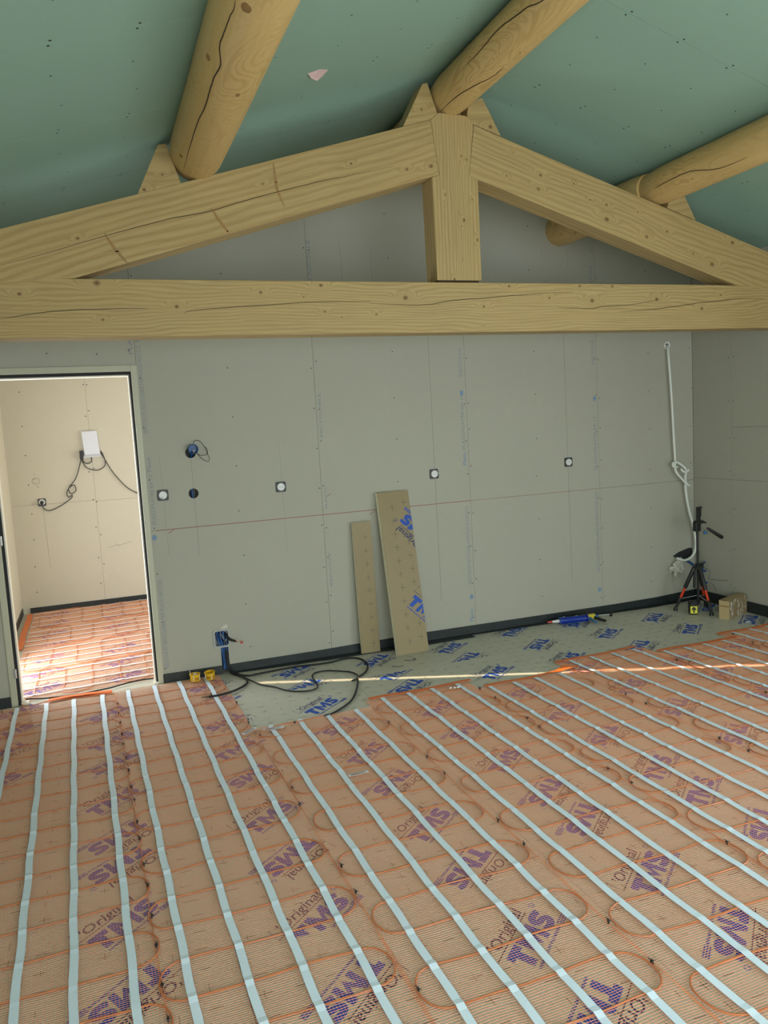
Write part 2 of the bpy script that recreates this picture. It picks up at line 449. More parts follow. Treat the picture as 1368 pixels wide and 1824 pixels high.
def put_logo(parent, x, y, ang, z, clips=()):
    me = LOGO
    if clips:
        me = LOGO.copy(); bm = bmesh.new(); bm.from_mesh(me); R = Matrix.Translation((x, y, 0)) @ Matrix.Rotation(ang, 4, 'Z')
        bmesh.ops.transform(bm, matrix=R, verts=bm.verts)
        for co, no in clips:
            bmesh.ops.bisect_plane(bm, geom=bm.verts[:]+bm.edges[:]+bm.faces[:], plane_co=co, plane_no=no, clear_outer=True)
        bmesh.ops.transform(bm, matrix=R.inverted(), verts=bm.verts)
        bm.to_mesh(me); bm.free()
        if not me.polygons: return
    o = bpy.data.objects.new('printed_logo', me); COL.objects.link(o); o.parent = parent
    po = parent_origin(parent)
    o.location = (x-po.x, y-po.y, z-po.z); o.rotation_euler = (0, 0, ang)

# ------------------------------------------------------------------ floor: insulation boards
slab = MB(); slab.box((XL-.3, YF-.6, -0.20), (XR+.3, 9.0, -0.032))
floor = struct('floor', slab, 'backing', 'floor of printed insulation boards covering both rooms', 'floor')
cols = [(-0.75, 0.30, [-2.6, -1.57, 0.88, 3.32, 5.60]), (0.30, 1.50, [-2.6, -0.0, 2.45, 4.94, 5.60]),
        (1.50, 2.70, [-2.6, -1.6, 0.40, 2.84, 4.94, 5.60]), (2.70, 3.90, [-2.6, 0.9, 3.30, 5.60]), (3.90, 4.93, [-2.6, -0.5, 1.9, 4.40, 5.60])]
boards = []
for x0, x1, ys in cols:
    for a, b in zip(ys[:-1], ys[1:]):
        m = MB(); g = 0.0012
        x1b = min(x1-g, XR)
        m.box((x0+g, a+g, -0.032), (x1b, b-g, 0.0))
        o = obj('insulation_board', m, 'floor', floor); boards.append((x0, x1, a, b, o))
for a, b in ((-0.78, 0.25), (0.25, 1.45), (1.45, 2.6)):
    for c, d in ((5.602, 7.1), (7.1, 8.75)):
        m = MB(); m.box((a+.001, c+.001, -0.032), (b-.001, d-.001, 0.0)); o = obj('insulation_board', m, 'floor', floor); boards.append((a, b, c, d, o))
A = math.radians(40)
LG = {0.0: '5.07D 4.61U 4.26D 3.82U 3.43D 3.20D 2.80U 2.40D 1.99U 1.58D', -.59: '5.42D 5.05U 4.72D 4.29U', 0.6: '5.32D 4.95U 4.57D 4.15U 3.77D 3.33U 2.95D 2.53U 2.14D 1.75U 1.35D',
      1.2: '5.33D 4.97D 4.56U 4.18D 3.77U 3.38D 2.95U 2.57D 2.13U 1.75D 1.35U', 1.8: '5.27D 4.92U 4.62D 4.17U 3.79D 3.36U 2.97D 2.69D 2.27U 1.87D 1.47U',
      2.4: '5.28U 4.97D 4.60U 4.19D 3.78U 3.38D 2.96U 2.69U 2.33D 1.93U 1.5D', 3.0: '5.43U 5.01D 4.62U 4.38D 3.94U 3.52D 3.08D 2.7U 2.3D',
      3.6: '5.39D 5.0U 4.60D 4.2D 3.86U 3.50D 3.1U 2.7D', 4.2: '5.19D 4.78U 4.30D 3.9U 3.5D', 4.75: '5.21D 4.74D 4.3U'}
JX = {0.0: -.03, 4.75: 4.77}
for x, s in LG.items():
    for tk in s.split():
        y = float(tk[:-1]); ang = A + (PI if tk[-1] == 'D' else 0)
        xx = JX.get(x, x) + random.uniform(-.01, .01)
        ang += random.uniform(-.04, .04)
        cand = [b for b in boards if b[0] <= xx < b[1] and b[2] <= y < b[3]]
        if not cand: continue
        x0, x1, a, b, o = cand[0]; cl = []
        if y-a < .17: cl.append(((0, a+.001, 0), (0, -1, 0)))
        if b-y < .17: cl.append(((0, b-.001, 0), (0, 1, 0)))
        if x1-xx < .17: cl.append(((x1-.001, 0, 0), (1, 0, 0)))
        if xx-x0 < .17: cl.append(((x0+.001, 0, 0), (-1, 0, 0)))
        put_logo(o, xx, y, ang, 0.0006, cl)
for i, x in enumerate((-.45, 0.1, .7)):
    for j in range(7):
        y = 5.85+.42*j
        cand = [b for b in boards if b[0] <= x < b[1] and b[2] <= y < b[3]]
        if cand:
            x0, x1, a, b, o = cand[0]
            put_logo(o, x, y, A+PI*(j % 2), .0006, [((0, a+.001, 0), (0, -1, 0)), ((0, b-.001, 0), (0, 1, 0)), ((x1-.001, 0, 0), (1, 0, 0)), ((x0+.001, 0, 0), (-1, 0, 0))])
# printed ten centimetre grid crosses
for x0, x1, a, b, o in boards:
    if b < 1.0: continue
    m = MB()
    y = math.ceil(max(a, 1.2)/.1)*.1+.03
    while y < b-.03:
        x = x0+.05
        while x < x1-.03:
            jx, jy = random.uniform(-.006, .006), random.uniform(-.006, .006)
            r = random.random()
            if r < .80: m.ribbon([(x+jx-random.uniform(.012, .03), y+jy, .0004), (x+jx+random.uniform(.012, .03), y+jy+random.uniform(-.004, .004), .0004)], .0022, th=.0002)
            if r > .45: m.ribbon([(x+jx, y+jy-random.uniform(.01, .024), .0004), (x+jx, y+jy+random.uniform(.01, .024), .0004)], .0018, th=.0002)
            x += .1
        y += .1
    if m.v: obj('grid_marks', m, 'cross', o, kind='stuff')

# ------------------------------------------------------------------ back wall
seams = [XL, 0.34, 1.553, 2.753, 3.952, XR]
bw = MB()
def gable(x0, x1, z0, z1=4.2, over=0.0):
    p = [(x0, z0), (x1, z0), (x1, z1), (x0, z1)]
    p = clip(p, -0.3, 1, 3.060+over); p = clip(p, 0.3, 1, 4.345+over); return p
bw.prism_xz(gable(XL-.1, -0.62, 0, 4.2, .08), YB+.060, YB+.105)
bw.prism_xz(gable(-0.62, 0.34, 2.173, 4.2, .08), YB+.060, YB+.105)
bw.prism_xz(gable(0.34, 2.1417, 0, 4.2, .08), YB+.060, YB+.105)
bw.prism_xz(gable(2.1417, XR+.1, 0, 4.2, .08), YB+.060, YB+.105)
wall = struct('wall_back', bw, 'backing', 'grey plasterboard gable wall behind the roof truss', 'wall')
panels = []
def panel(poly, y0=YB, y1=YB+.013, par=None, mat='wall'):
    m = MB(); m.prism_xz(poly, y0, y1); o = obj('plasterboard_panel', m, mat, par or wall); panels.append(o); return o
G = .0009
panel(gable(XL, -0.62, 0.0)); 
p_over = panel(gable(XL+.0, 0.34-G, 2.173))
pl_ = {}
for i in range(1, 5):
    a, b = seams[i]+G, seams[i+1]-G
    lo = panel([(a, 0.0), (b, 0.0), (b, 1.062-G), (a, 1.062-G)]); hi = panel(gable(a, b, 1.062+G)); pl_[i] = (lo, hi)
def holecyl(x, z, r, d=.075):
    m = MB(); m.lathe([(r, YB-.02), (r, YB+d)], (x, 0, z), 'y', 28); return m
def holebox(x0, z0, x1, z1, d=.06):
    m = MB(); m.box((x0, YB-.02, z0), (x1, YB+d, z1)); return m
for c in (holecyl(.643, 1.293, .034), holecyl(.645, 1.572, .036)):
    cut(pl_[1][1], c)
c = holebox(.700, .195, .806, .315); cut(pl_[1][0], c)
c = holebox(.742, -.02, .795, .205, .03); cut(pl_[1][0], c)
c = holecyl(4.66, 2.215, .024); cut(pl_[4][1], c)
c = holecyl(4.80, .395, .045); cut(pl_[4][0], c)

# pencil lines, chalk line, prints and screws, all thin marks on the boards
FR = (0, -1, 0)
def wallline(x0, z0, x1, z1, mat, wd=.0022, y=YB-.0002, par=wall, name='pencil_line'):
    m = MB(); n = 7
    m.ribbon([(x0+(x1-x0)*i/n, y, z0+(z1-z0)*i/n) for i in range(n+1)], wd, FR, .0003); return obj(name, m, mat, par)
wallline(2.457, 2.33, 2.462, .30, 'chalk', .0026)
wallline(3.645, 2.33, 3.655, .31, 'chalk', .0026)
wallline(1.262, 1.60, 1.268, .82, 'chalk', .0012)
wallline(.644, 1.53, .648, .86, 'chalk', .0020)
wallline(.437, 1.56, .444, .88, 'chalk', .0012)
wallline(2.035, 2.95, 2.04, 2.60, 'chalk', .0016)
wallline(1.80, 3.0, 1.81, 2.72, 'chalk', .0016)
wallline(3.46, 3.02, 3.47, 2.86, 'chalk', .0016); wallline(3.70, 3.0, 3.70, 2.85, 'chalk', .0016)
wallline(4.30, 2.75, 4.31, 2.5, 'chalk', .0012)
wallline(.372, 1.0605, 2.75, 1.0625, 'chalk_red', .0050, name='chalk_line')
wallline(2.75, 1.0625, 4.0, 1.063, 'chalk_red', .0022, name='chalk_line')
for x, z in ((.47, 1.045), (1.60, 1.20), (1.93, 1.04)):
    wallline(x-.02, z-.012, x+.025, z+.012, 'chalk_red', .004, name='red_smudge')
sc = MB()
def screw(x, z, y=YB, r=.0046, to=None):
    n = 6; (to or sc).add([(x+r*math.cos(k*PI/3), y-.0006, z+r*math.sin(k*PI/3)) for k in range(n)], [tuple(range(n))])
for X in (1.553, 2.753, 3.952):
    z = .12
    while z < 3.6:
        for dx, dz in ((-.017, 0), (.019, random.uniform(-.02, .10))):
            if z+dz < min(roofL(X), roofR(X))-.1 and random.random() < .95: screw(X+dx+random.uniform(-.003, .003), z+dz+random.uniform(-.02, .02))
        z += .285
for X, ph in ((.95, .15), (2.16, .25), (3.355, .2), (4.46, .2), (.365, .1), (4.905, .2)):
    z = ph
    while z < 3.5:
        if z < min(roofL(X), roofR(X))-.1: screw(X+random.uniform(-.012, .012), z+random.uniform(-.02, .02))
        z += .33
for x, z in ((-.2, 2.26), (.10, 2.25), (.30, 2.27)): screw(x, z)
obj('screw_heads', sc, 'black', wall, kind='stuff')
def vtext(body, x, z, size, length, mat='wallprint', up=True, par=wall, y=YB-.0006, name='edge_print'):
    vs, fs = text_mesh(body, size, .0006); x1 = max(v[0] for v in vs); k = length/x1; m = MB()
    if up: m.add([(x-v[1], y, z+v[0]*k) for v in vs], fs)
    else: m.add([(x+v[1], y, z-v[0]*k) for v in vs], fs)
    return obj(name, m, mat, par)
RC = 'RECYCLE ET RECYCLABLE PAR PLACO RECYCLE'
vtext(RC, .380, .06+.04, .036, .62); vtext('Placo', .378, 1.46, .040, .10, 'wallprint'); vtext('PLACOPLATRE BA 13', .380, 1.10, .036, .34)
vtext(RC, .375, 1.72, .036, .58); vtext('BA 13', .375, 2.32, .036, .14); vtext('PLACO', .325, 2.24, .036, .20)
vtext('RECYCLE', 2.728, 2.02, .036, .22); vtext('Placo', 2.728, 1.34, .040, .10, 'wallmark'); vtext('PLACOPLATRE BA 13', 2.728, 1.46, .036, .42)
vtext(RC, 2.728, .40, .036, .62); vtext('Placo', 2.730, .10, .036, .10, 'wallmark')
vtext('RECYCLE', 3.930, 2.08, .036, .20); vtext('PLACOPLATRE BA 13', 3.930, 1.22, .036, .44); vtext(RC, 3.930, .36, .036, .68)
vtext('RECYCLABLE', 1.590, 1.62, .028, .32); vtext('RECYCLE', 1.590, .52, .022, .26); vtext('PLACO', 1.590, 1.10, .022, .16)
vtext('PLACO RECYCLE', 1.582, 2.56, .036, .45); vtext('PLACO', 3.930, 2.62, .034, .25); vtext('PLACO', .385, 2.52, .034, .2)
for x, z in ((2.716, 1.898), (.359, 1.013), (2.724, .299), (3.924, .207), (3.924, 1.806)):
    m = MB(); m.lathe([(.001, -.0005), (1, 0), (.001, .0005)], (0, 0, 0), 'y', 16)
    m.v = [(x+a*.016, YB-.0008+b, z+c*.020) for a, b, c in m.v]; obj('oval_print', m, 'wallmark', wall)

# ------------------------------------------------------------------ perimeter foam strips
eb = MB()
top = [(.335,.062),(.742,.060)], [(.800,.060),(1.4,.060),(2.3,.072),(3.2,.066),(4.1,.062),(4.5,.066),(4.925,.086)]
for seg in top:
    n = len(seg)
    vs = []; th = .012
    for x, z in seg: vs += [(x, YB-.001, 0), (x, YB-th, 0), (x, YB-th, z), (x, YB-.001, z)]
    fs = []
    for i in range(n-1):
        for k in range(4): fs.append((4*i+k, 4*i+(k+1)%4, 4*i+4+(k+1)%4, 4*i+4+k))
    fs += [(3, 2, 1, 0), (4*n-4, 4*n-3, 4*n-2, 4*n-1)]
    eb.add(vs, fs)
bb = struct('baseboard_back', eb, 'edge', 'dark foam perimeter strip along the foot of the grey back wall', 'perimeter strip', recalc=True)
fl = MB()   # skirt of the strip lying out over the boards, in steps
for poly in ([(.80,5.535),(1.46,5.535),(1.46,5.462),(1.10,5.478),(.80,5.50)], [(1.46,5.535),(1.95,5.535),(1.95,5.447),(1.46,5.455)],
             [(1.95,5.535),(2.69,5.535),(2.69,5.440),(2.32,5.430),(1.95,5.44)], [(2.69,5.535),(4.92,5.535),(4.92,5.50),(4.40,5.468),(4.06,5.487),(3.4,5.475),(2.69,5.50)]):
    fl.prism_xy(poly, .0015, .006)
obj('strip_skirt', fl, 'edge', bb)
rb = MB(); rb.box((XR-.012, -2.0, 0), (XR-.001, YB-.013, .090))
struct('baseboard_right', rb, 'edge', 'dark foam perimeter strip at the foot of the right wall', 'perimeter strip')
lb = MB(); lb.box((XL, YB-.012, 0), (-.625, YB-.001, .068))
struct('baseboard_left', lb, 'edge', 'dark foam perimeter strip left of the doorway', 'perimeter strip')

# ------------------------------------------------------------------ right wall, left wall, front wall
SY0, SY1 = 3.374, 3.430        # the narrow gap left open beside the shutter
rw = MB()
rw.box((XR+.0135, YF, 0), (XR+.11, 2.3, 3.2)); rw.box((XR+.0135, SY1, 0), (XR+.11, 5.70, 3.2)); rw.box((XR+.0135, 2.3, 2.15), (XR+.11, SY1, 3.2))
wr = struct('wall_right', rw, 'backing', 'grey plasterboard wall right of the tripod corner', 'wall')
def rpanel(y0, z0, y1, z1):
    m = MB(); m.box((XR, y0, z0), (XR+.013, y1, z1)); obj('plasterboard_panel', m, 'wall', wr)
rpanel(5.105+G, 0, YB-.003, 1.080-G); rpanel(5.105+G, 1.080+G, YB-.003, 2.90)
rpanel(3.905+G, 0, 5.105-G, 1.080-G); rpanel(3.905+G, 1.080+G, 5.105-G, 1.510-G); rpanel(3.905+G, 1.510+G, 5.105-G, 2.90)
rpanel(SY1, 0, 3.905-G, 2.90); rpanel(2.3, 2.15, SY1-G, 2.90); rpanel(YF, 0, 2.3, 2.90)
m = MB()
for y in (5.08, 5.13, 4.5):
    z = .2
    while z < 2.8:
        r = .0045; n = 6; yy = y+random.uniform(-.005, .005); zz = z+random.uniform(-.03, .03)
        m.add([(XR-.0006, yy+r*math.cos(k*PI/3), zz+r*math.sin(k*PI/3)) for k in range(n)], [tuple(range(n))]); z += .31
obj('screw_heads', m, 'black', wr, kind='stuff')
sh = MB()
for k in range(43): sh.box((XR+.03, 2.31, .002+k*.05), (XR+.045, SY0, .002+k*.05+.0495))
win = struct('window_1', sh, 'grey_plastic', 'closed roller shutter in the right wall with a narrow gap beside it', 'window')
fr_ = MB(); fr_.box((XR+.012, 2.30, 0), (XR+.06, 2.315, 2.15)); fr_.box((XR+.012, 2.30, 2.135), (XR+.06, SY1, 2.15)); obj('window_frame', fr_, 'grey_plastic', win)
lw = MB(); lw.box((XL-.11, YF, 0), (XL, YB, 3.0))
struct('wall_left', lw, 'wall', 'plasterboard wall left of the doorway', 'wall')
fw_ = MB()
fw_.prism_xz(gable(XL-.1, .1, 0, 4.2, .05), YF-.1, YF); fw_.prism_xz(gable(3.7, XR+.1, 0, 4.2, .05), YF-.1, YF)
fw_.prism_xz(gable(.1, 3.7, 2.15, 4.2, .05), YF-.1, YF)
struct('wall_front', fw_, 'wall', 'gable wall with the glazed opening that lights the room', 'wall')
w2 = MB()
for a, b in ((.1, .16), (1.27, 1.33), (2.47, 2.53), (3.64, 3.7)): w2.box((a, YF-.08, 0), (b, YF-.02, 2.15))
w2.box((.1, YF-.08, 2.09), (3.7, YF-.02, 2.15)); w2.box((.1, YF-.08, 0), (3.7, YF-.02, .05))
struct('window_2', w2, 'grey_plastic', 'wide three bay glazed door frame opening to the terrace', 'window')

# ------------------------------------------------------------------ ceiling
n_ = 1/math.sqrt(1.09)
cb = MB()
def slope(m, side, y0, y1, off0, off1):
    if side == 'L':
        a, b = (XL-.12, roofL(XL-.12)), (XRIDGE, roofL(XRIDGE)); nx, nz = -.3*n_, n_
    else:
        a, b = (XRIDGE, roofR(XRIDGE)), (XR+.12, roofR(XR+.12)); nx, nz = .3*n_, n_
    p = [(a[0]+nx*off0, a[1]+nz*off0), (b[0]+nx*off0, b[1]+nz*off0), (b[0]+nx*off1, b[1]+nz*off1), (a[0]+nx*off1, a[1]+nz*off1)]
    if side == 'L': p = clip(p, 1, 0, XRIDGE)
    else: p = clip(p, -1, 0, -XRIDGE)
    m.prism_xz(p, y0, y1)
slope(cb, 'L', YF-.1, YB+.11, .0135, .15); slope(cb, 'R', YF-.1, YB+.11, .0135, .15)
ceil = struct('ceiling', cb, 'backing', 'sloping ceiling of green moisture resistant plasterboard', 'ceiling')
for side, ys in (('L', [YF, -1.925, -1.09, -.255, .58, 1.415, 2.25, 3.085, 3.915, 4.765, YB]), ('R', [YF, -1.705, -.87, -.035, .80, 1.635, 2.47, 3.305, 4.13, 4.965, YB])):
    for a, b in zip(ys[:-1], ys[1:]):
        m = MB(); slope(m, side, a+.0013, b-.0013, 0, .013); obj('plasterboard_panel', m, 'ceiling', ceil)
m = MB()
def cscrew(x, y, side, r=.006):
    z = roofL(x) if side == 'L' else roofR(x); s_ = .3 if side == 'L' else -.3; n = 6
    m.add([(x+r*math.cos(k*PI/3)*n_, y+r*math.sin(k*PI/3), z+s_*r*math.cos(k*PI/3)*n_-.0006) for k in range(n)][::-1], [tuple(range(n))])
for side, ys, x0, x1 in (('L', (3.085, 3.915, 4.765, 2.25), XL, 2.0), ('R', (3.305, 4.13, 4.965, 2.47), 2.15, XR)):
    for y in ys:
        x = x0+.14
        while x < x1:
            cscrew(x, y-.018, side); cscrew(x-.008, y+.018, side)
            cscrew(x+.02, y-.28+random.uniform(-.02, .02), side, .005); cscrew(x-.01, y-.56+random.uniform(-.02, .02), side, .005)
            x += .305
obj('screw_heads', m, 'black', ceil, kind='stuff')
lab = [(1.162,3.904),(1.217,3.885),(1.269,3.915),(1.262,3.985),(1.232,3.992),(1.19,3.945)]
m = MB(); n = len(lab)
m.add([(x, y, roofL(x)-.002-(.012 if i in (4, 5) else 0)) for i, (x, y) in enumerate(lab)] + [(x, y, roofL(x)-.0005-(.011 if i in (4, 5) else 0)) for i, (x, y) in enumerate(lab)],
      [tuple(range(n)), tuple(range(2*n-1, n-1, -1))]+[(i, i+n, (i+1)%n+n, (i+1)%n) for i in range(n)])
tag(obj('paper_scrap', m, 'pink', recalc=True), 'small torn pinkish label stuck on the green ceiling', 'label')

# ------------------------------------------------------------------ adjoining room
YH = 8.60
fm = MB(); fm.box((-.90, YH+.0135, 0), (2.7, YH+.12, 2.6))
wf = struct('wall_far', fm, 'backing', 'cream plasterboard wall of the adjoining room seen through the doorway', 'wall')
for a, b, c, d in ((-.78, .015-G, 0, 1.09-G), (-.78, .015-G, 1.09+G, 2.56), (.015+G, 1.2, 0, 1.08-G), (.015+G, 1.2, 1.08+G, 2.56), (1.2+G, 2.6, 0, 2.56)):
    panel([(a, c), (b, c), (b, d), (a, d)], YH, YH+.013, wf, 'wall_far')
m = MB()
for x, z in [(-.001,2.262),(.032,2.26),(-.595,2.209),(-.601,1.873),(.03,1.998),(-.007,1.945),(-.599,1.585),(-.601,1.293),(.025,1.415),(-.024,1.382),(-.01,1.098),(.021,1.072),(-.596,1.004),(-.602,.741),(-.008,.813),(.03,.731),(-.617,.468),(-.012,.495),(.033,.425),(-.623,.209),(-.014,.226)]:
    screw(x, z, YH, .0062, m)
obj('screw_heads', m, 'black', wf, kind='stuff')
wallline(-.49, 1.07, -.475, .45, 'chalk', .002, YH-.0004, wf); wallline(.18, .60, .33, .63, 'chalk', .003, YH-.0004, wf); wallline(.09, .585, .18, .61, 'chalk', .003, YH-.0004, wf); wallline(.17, .63, .20, .595, 'chalk', .003, YH-.0004, wf)
m = MB(); m.tube([(-.528+.035*math.cos(a*PI/12), YH-.0008, 1.325+.035*math.sin(a*PI/12)) for a in range(24)], .0012, 4, True)
for dx, dz in ((-.012, .07), (-.02, .02), (.0, .02), (.0, -.02), (-.02, -.012), (.005, -.06), (.02, -.06)): screw(-.528+dx, 1.325+dz, YH, .005, m)
obj('pencil_circle', m, 'chalk', wf)
m = MB(); m.box((-.90, 6.70, 0), (-.777, YH, 2.6)); m.box((-.90, YB+.1, 2.08), (-.777, 6.70, 2.6)); m.box((-.90, YB+.1, 0), (-.777, 5.80, 2.08))
struct('wall_far_left', m, 'wall_far', 'cream wall at the left of the adjoining room', 'wall')
m = MB(); m.box((2.55, 6.3, .25), (2.6, 6.35, 2.05)); m.box((2.55, 8.05, .25), (2.6, 8.1, 2.05)); m.box((2.55, 6.35, .25), (2.6, 8.05, .3)); m.box((2.55, 6.35, 2.0), (2.6, 8.05, 2.05)); struct('fill_lamp_frame', m, 'lining', 'added frame around the unseen fill lamp at the right of the adjoining room', 'window')  # made-up frame, put in only to go with the added fill lamp
m = MB(); m.box((2.6, YB+.1, 0), (2.7, YH+.1, 2.6)); struct('wall_far_right', m, 'wall_far', 'cream wall at the right of the adjoining room', 'wall')
m = MB(); m.box((-.9, YB+.105, 2.56), (2.7, YH+.12, 2.66)); struct('ceiling_far', m, 'wall_far', 'flat ceiling of the adjoining room', 'ceiling')
m = MB(); m.box((-.70, YH-.012, 0), (2.6, YH-.001, .055)); struct('baseboard_far', m, 'edge', 'dark foam perimeter strip at the foot of the cream far wall', 'perimeter strip')
m = MB(); m.box((-.776, 6.8, 0), (-.766, YH-.02, .062)); struct('baseboard_far_left', m, 'edge', 'dark foam perimeter strip at the foot of the left wall in the adjoining room', 'perimeter strip')
m = MB()
for y in (5.80, 6.64): m.box((-.86, y, 0), (-.80, y+.06, 2.08))
m.box((-.86, 5.80, 2.02), (-.80, 6.70, 2.08)); struct('window_3', m, 'lining', 'glazed door frame at the left of the adjoining room', 'window')

# ------------------------------------------------------------------ door frame
door = bpy.data.objects.new('door_1', None); COL.objects.link(door); door.location = (-.14, YB, 0)
door['kind'] = 'structure'; door['label'] = 'pale olive metal door frame without a leaf, left of the grey wall'; door['category'] = 'door frame'
m = MB(); m.box((.302, YB-.010, 0), (.340, YB+.012, 2.173)); obj('jamb_face', m, 'frame', door, bevel=.002)
m = MB(); m.box((-.622, YB-.010, 0), (-.584, YB+.012, 2.173)); obj('jamb_face', m, 'frame', door, bevel=.002)
m = MB(); m.box((-.584, YB-.010, 2.133), (.302, YB+.012, 2.173)); obj('head_face', m, 'frame', door, bevel=.002)
m = MB(); m.box((.290, YB+.012, 0), (.312, YB+.035, 2.133)); m.box((-.592, YB+.012, 0), (-.566, YB+.035, 2.133)); m.box((-.566, YB+.012, 2.113), (.290, YB+.035, 2.133)); obj('rebate_seal', m, 'black_soft', door)
m = MB(); m.box((.283, YB+.030, 0), (.335, YB+.118, 2.12)); obj('lining', m, 'lining', door)
m = MB(); m.box((-.612, YB+.030, 0), (-.558, YB+.118, 2.12)); obj('lining', m, 'lining', door)
m = MB(); m.box((-.558, YB+.030, 2.106), (.283, YB+.118, 2.14)); obj('lining', m, 'lining', door)
for z in (1.06, .19):
    m = MB(); m.lathe([(.007, z), (.007, z+.06)], (-.580, YB-.014, 0), 'z', 10); m.box((-.594, YB-.014, z), (-.572, YB-.009, z+.06)); obj('hinge', m, 'steel', door)
m = MB(); m.box((.272, YB-.008, 0), (.338, YB+.05, .012)); obj('foot_pad', m, 'lining', door)
m = MB(); m.box((-.565, YB-.02, 0), (-.52, YB+.05, .016)); obj('foot_pad', m, 'lining', door)

# ------------------------------------------------------------------ truss
T0 = 4.35; TD = .15
org = (2.15, T0, 0)
truss = thing('roof_truss', 'pale timber roof truss of squared beams spanning the room under the green ceiling', 'roof truss', org)
W = lambda name, kn=(), **k: wood(name, kn, org, **k)
BK = [(.111,2.483),(-.254,2.427),(.497,2.365),(.124,2.3),(.949,2.44),(1.292,2.48),(1.305,2.336),(1.189,2.417),(1.404,2.305),(1.613,2.32),(1.798,2.413),(2.307,2.363),(2.485,2.484),(2.992,2.488),(3.082,2.398),(3.237,2.489),(3.585,2.408),(3.956,2.347),(4.118,2.438),(2.766,2.415),(2.297,2.247)]
BR = [.016,.010,.011,.008,.010,.011,.007,.005,.004,.007,.015,.008,.009,.009,.014,.009,.013,.011,.007,.008,.004]
m = MB(); m.box((XL-.05, T0, 2.212), (XR+.05, T0+TD, 2.504))
tb = obj('tie_beam', m, W('pine_tie_beam', [(x, z, r) for (x, z), r in zip(BK, BR)], freq=62, seed=1.3, straight=.8), truss, bevel=.004)
def strokes(name, parent, lists, wd, mat='crack', y=T0):
    for L in lists:
        m = MB(); P = [p for p in smooth_path([(x, y-.0022, z) for x, z in L], 4)]
        n = len(P); ws = [wd*(.25+.75*math.sin(PI*min(1, max(0, (i+.5)/n)))) for i in range(n)]
        P = [p+Vector((0, 0, random.uniform(-.0012, .0012))) for p in P]
        m.ribbon(P, ws, FR, .0003)
        obj(name, m, mat, parent)
strokes('drying_crack', tb, [[(-.352,2.307),(-.114,2.341),(.159,2.354),(.35,2.357)], [(.532,2.335),(.622,2.349),(.901,2.368),(1.258,2.388),(1.58,2.392)],
    [(1.581,2.38),(1.906,2.372),(2.095,2.397),(2.329,2.414),(2.652,2.438),(2.947,2.451)], [(2.816,2.357),(2.944,2.353),(3.074,2.349),(3.162,2.361),(3.388,2.374),(3.62,2.408)],
    [(3.296,2.328),(3.525,2.34),(3.738,2.361),(3.981,2.389),(4.257,2.409),(4.5,2.413)]], .0032)
strokes('grain_line', tb, [[(-.348,2.355),(-.083,2.39),(.22,2.412),(.6,2.43)], [(-.34,2.30),(0,2.325),(.3,2.338)], [(1.35,2.352),(1.7,2.36),(2.0,2.365)]], .0026, 'band_soft')
ANG = math.radians(16.7)
m = MB(); m.prism_xz([(XL-.1, 2.40), (XL-.1, 2.605), (-.31,2.737), (2.012,3.419), (2.052,3.114), (1.941,3.084), (.269,2.584), (.006,2.506), (-.335,2.479)], T0-.0012, T0+TD)
rl = obj('principal_rafter', m, W('pine_rafter_left', [(2.001,3.16,.012),(1.848,3.134,.009),(1.512,3.146,.008),(1.003,3.012,.007),(.04,2.7,.008)], angle=ANG, freq=34, seed=5.1, straight=.75, dark=(.27, .165, .06)), truss, bevel=.004, recalc=True)
strokes('drying_crack', rl, [[(-.327,2.561),(-.059,2.642),(.178,2.718),(.336,2.766),(.512,2.815),(.708,2.858),(.895,2.918),(1.136,2.989),(1.352,3.048),(1.471,3.074),(1.764,3.145)]], .0035)
strokes('knot_streak', rl, [[(.170,2.728),(.213,2.655),(.268,2.585)], [(.716,2.872),(.757,2.809),(.798,2.751)], [(1.067,3.127),(1.074,3.046),(1.08,2.986),(1.114,2.897)]], .016, 'streak')
strokes('grain_line', rl, [[(-.319,2.643),(-.053,2.712),(.197,2.775),(.457,2.849),(.668,2.915),(.979,2.996),(1.5,3.15)], [(-.335,2.479),(-.067,2.558),(.184,2.633),(.443,2.682),(.746,2.764)], [(.25,2.60),(.5,2.675),(.9,2.79),(1.3,2.915),(1.7,3.03)], [(1.2,3.10),(1.6,3.22),(1.95,3.33)]], .006, 'band_soft')
m = MB(); m.prism_xz([(2.289,3.411), (2.649,3.301), (4.538,2.731), (XR+.1, 2.612), (XR+.1, 2.42), (4.537,2.479), (4.242,2.507), (2.301,3.101), (2.246,3.120)], T0-.0012, T0+TD)
RK = [(2.732,3.149,.011),(2.713,3.067,.012),(3.208,2.993,.009),(3.206,2.904,.016),(3.513,2.805,.012),(3.676,2.843,.009),(4.046,2.64,.017),(4.223,2.786,.013),(3.085,3.018,.006),(2.97,3.111,.007),(2.542,3.267,.006),(2.496,3.133,.006),(3.888,2.706,.009),(3.448,2.958,.006)]
rr = obj('principal_rafter', m, W('pine_rafter_right', RK, angle=-ANG, freq=40, seed=9.4, straight=.8), truss, bevel=.004, recalc=True)
strokes('grain_line', rr, [[(2.32,3.33),(2.7,3.22),(3.2,3.08),(3.8,2.90),(4.5,2.68)], [(2.3,3.22),(2.8,3.04),(3.3,2.90),(3.9,2.70),(4.4,2.56)], [(2.3,3.19),(2.6,3.09),(3.0,2.96)]], .004, 'band_soft')
m = MB(); m.prism_xz([(2.062,3.462), (2.239,3.458), (2.286,3.411), (2.246,3.120), (2.301,3.101), (2.299,2.516), (2.006,2.516), (2.004,3.100), (2.052,3.114), (2.012,3.419)], T0-.0018, T0+TD)
KK = [(2.085,3.005,.006),(2.257,2.984,.006),(2.199,2.864,.010),(2.199,3.229,.006),(2.232,3.21,.006),(2.282,2.752,.008),(2.18,2.637,.004),(2.119,2.52,.008)]
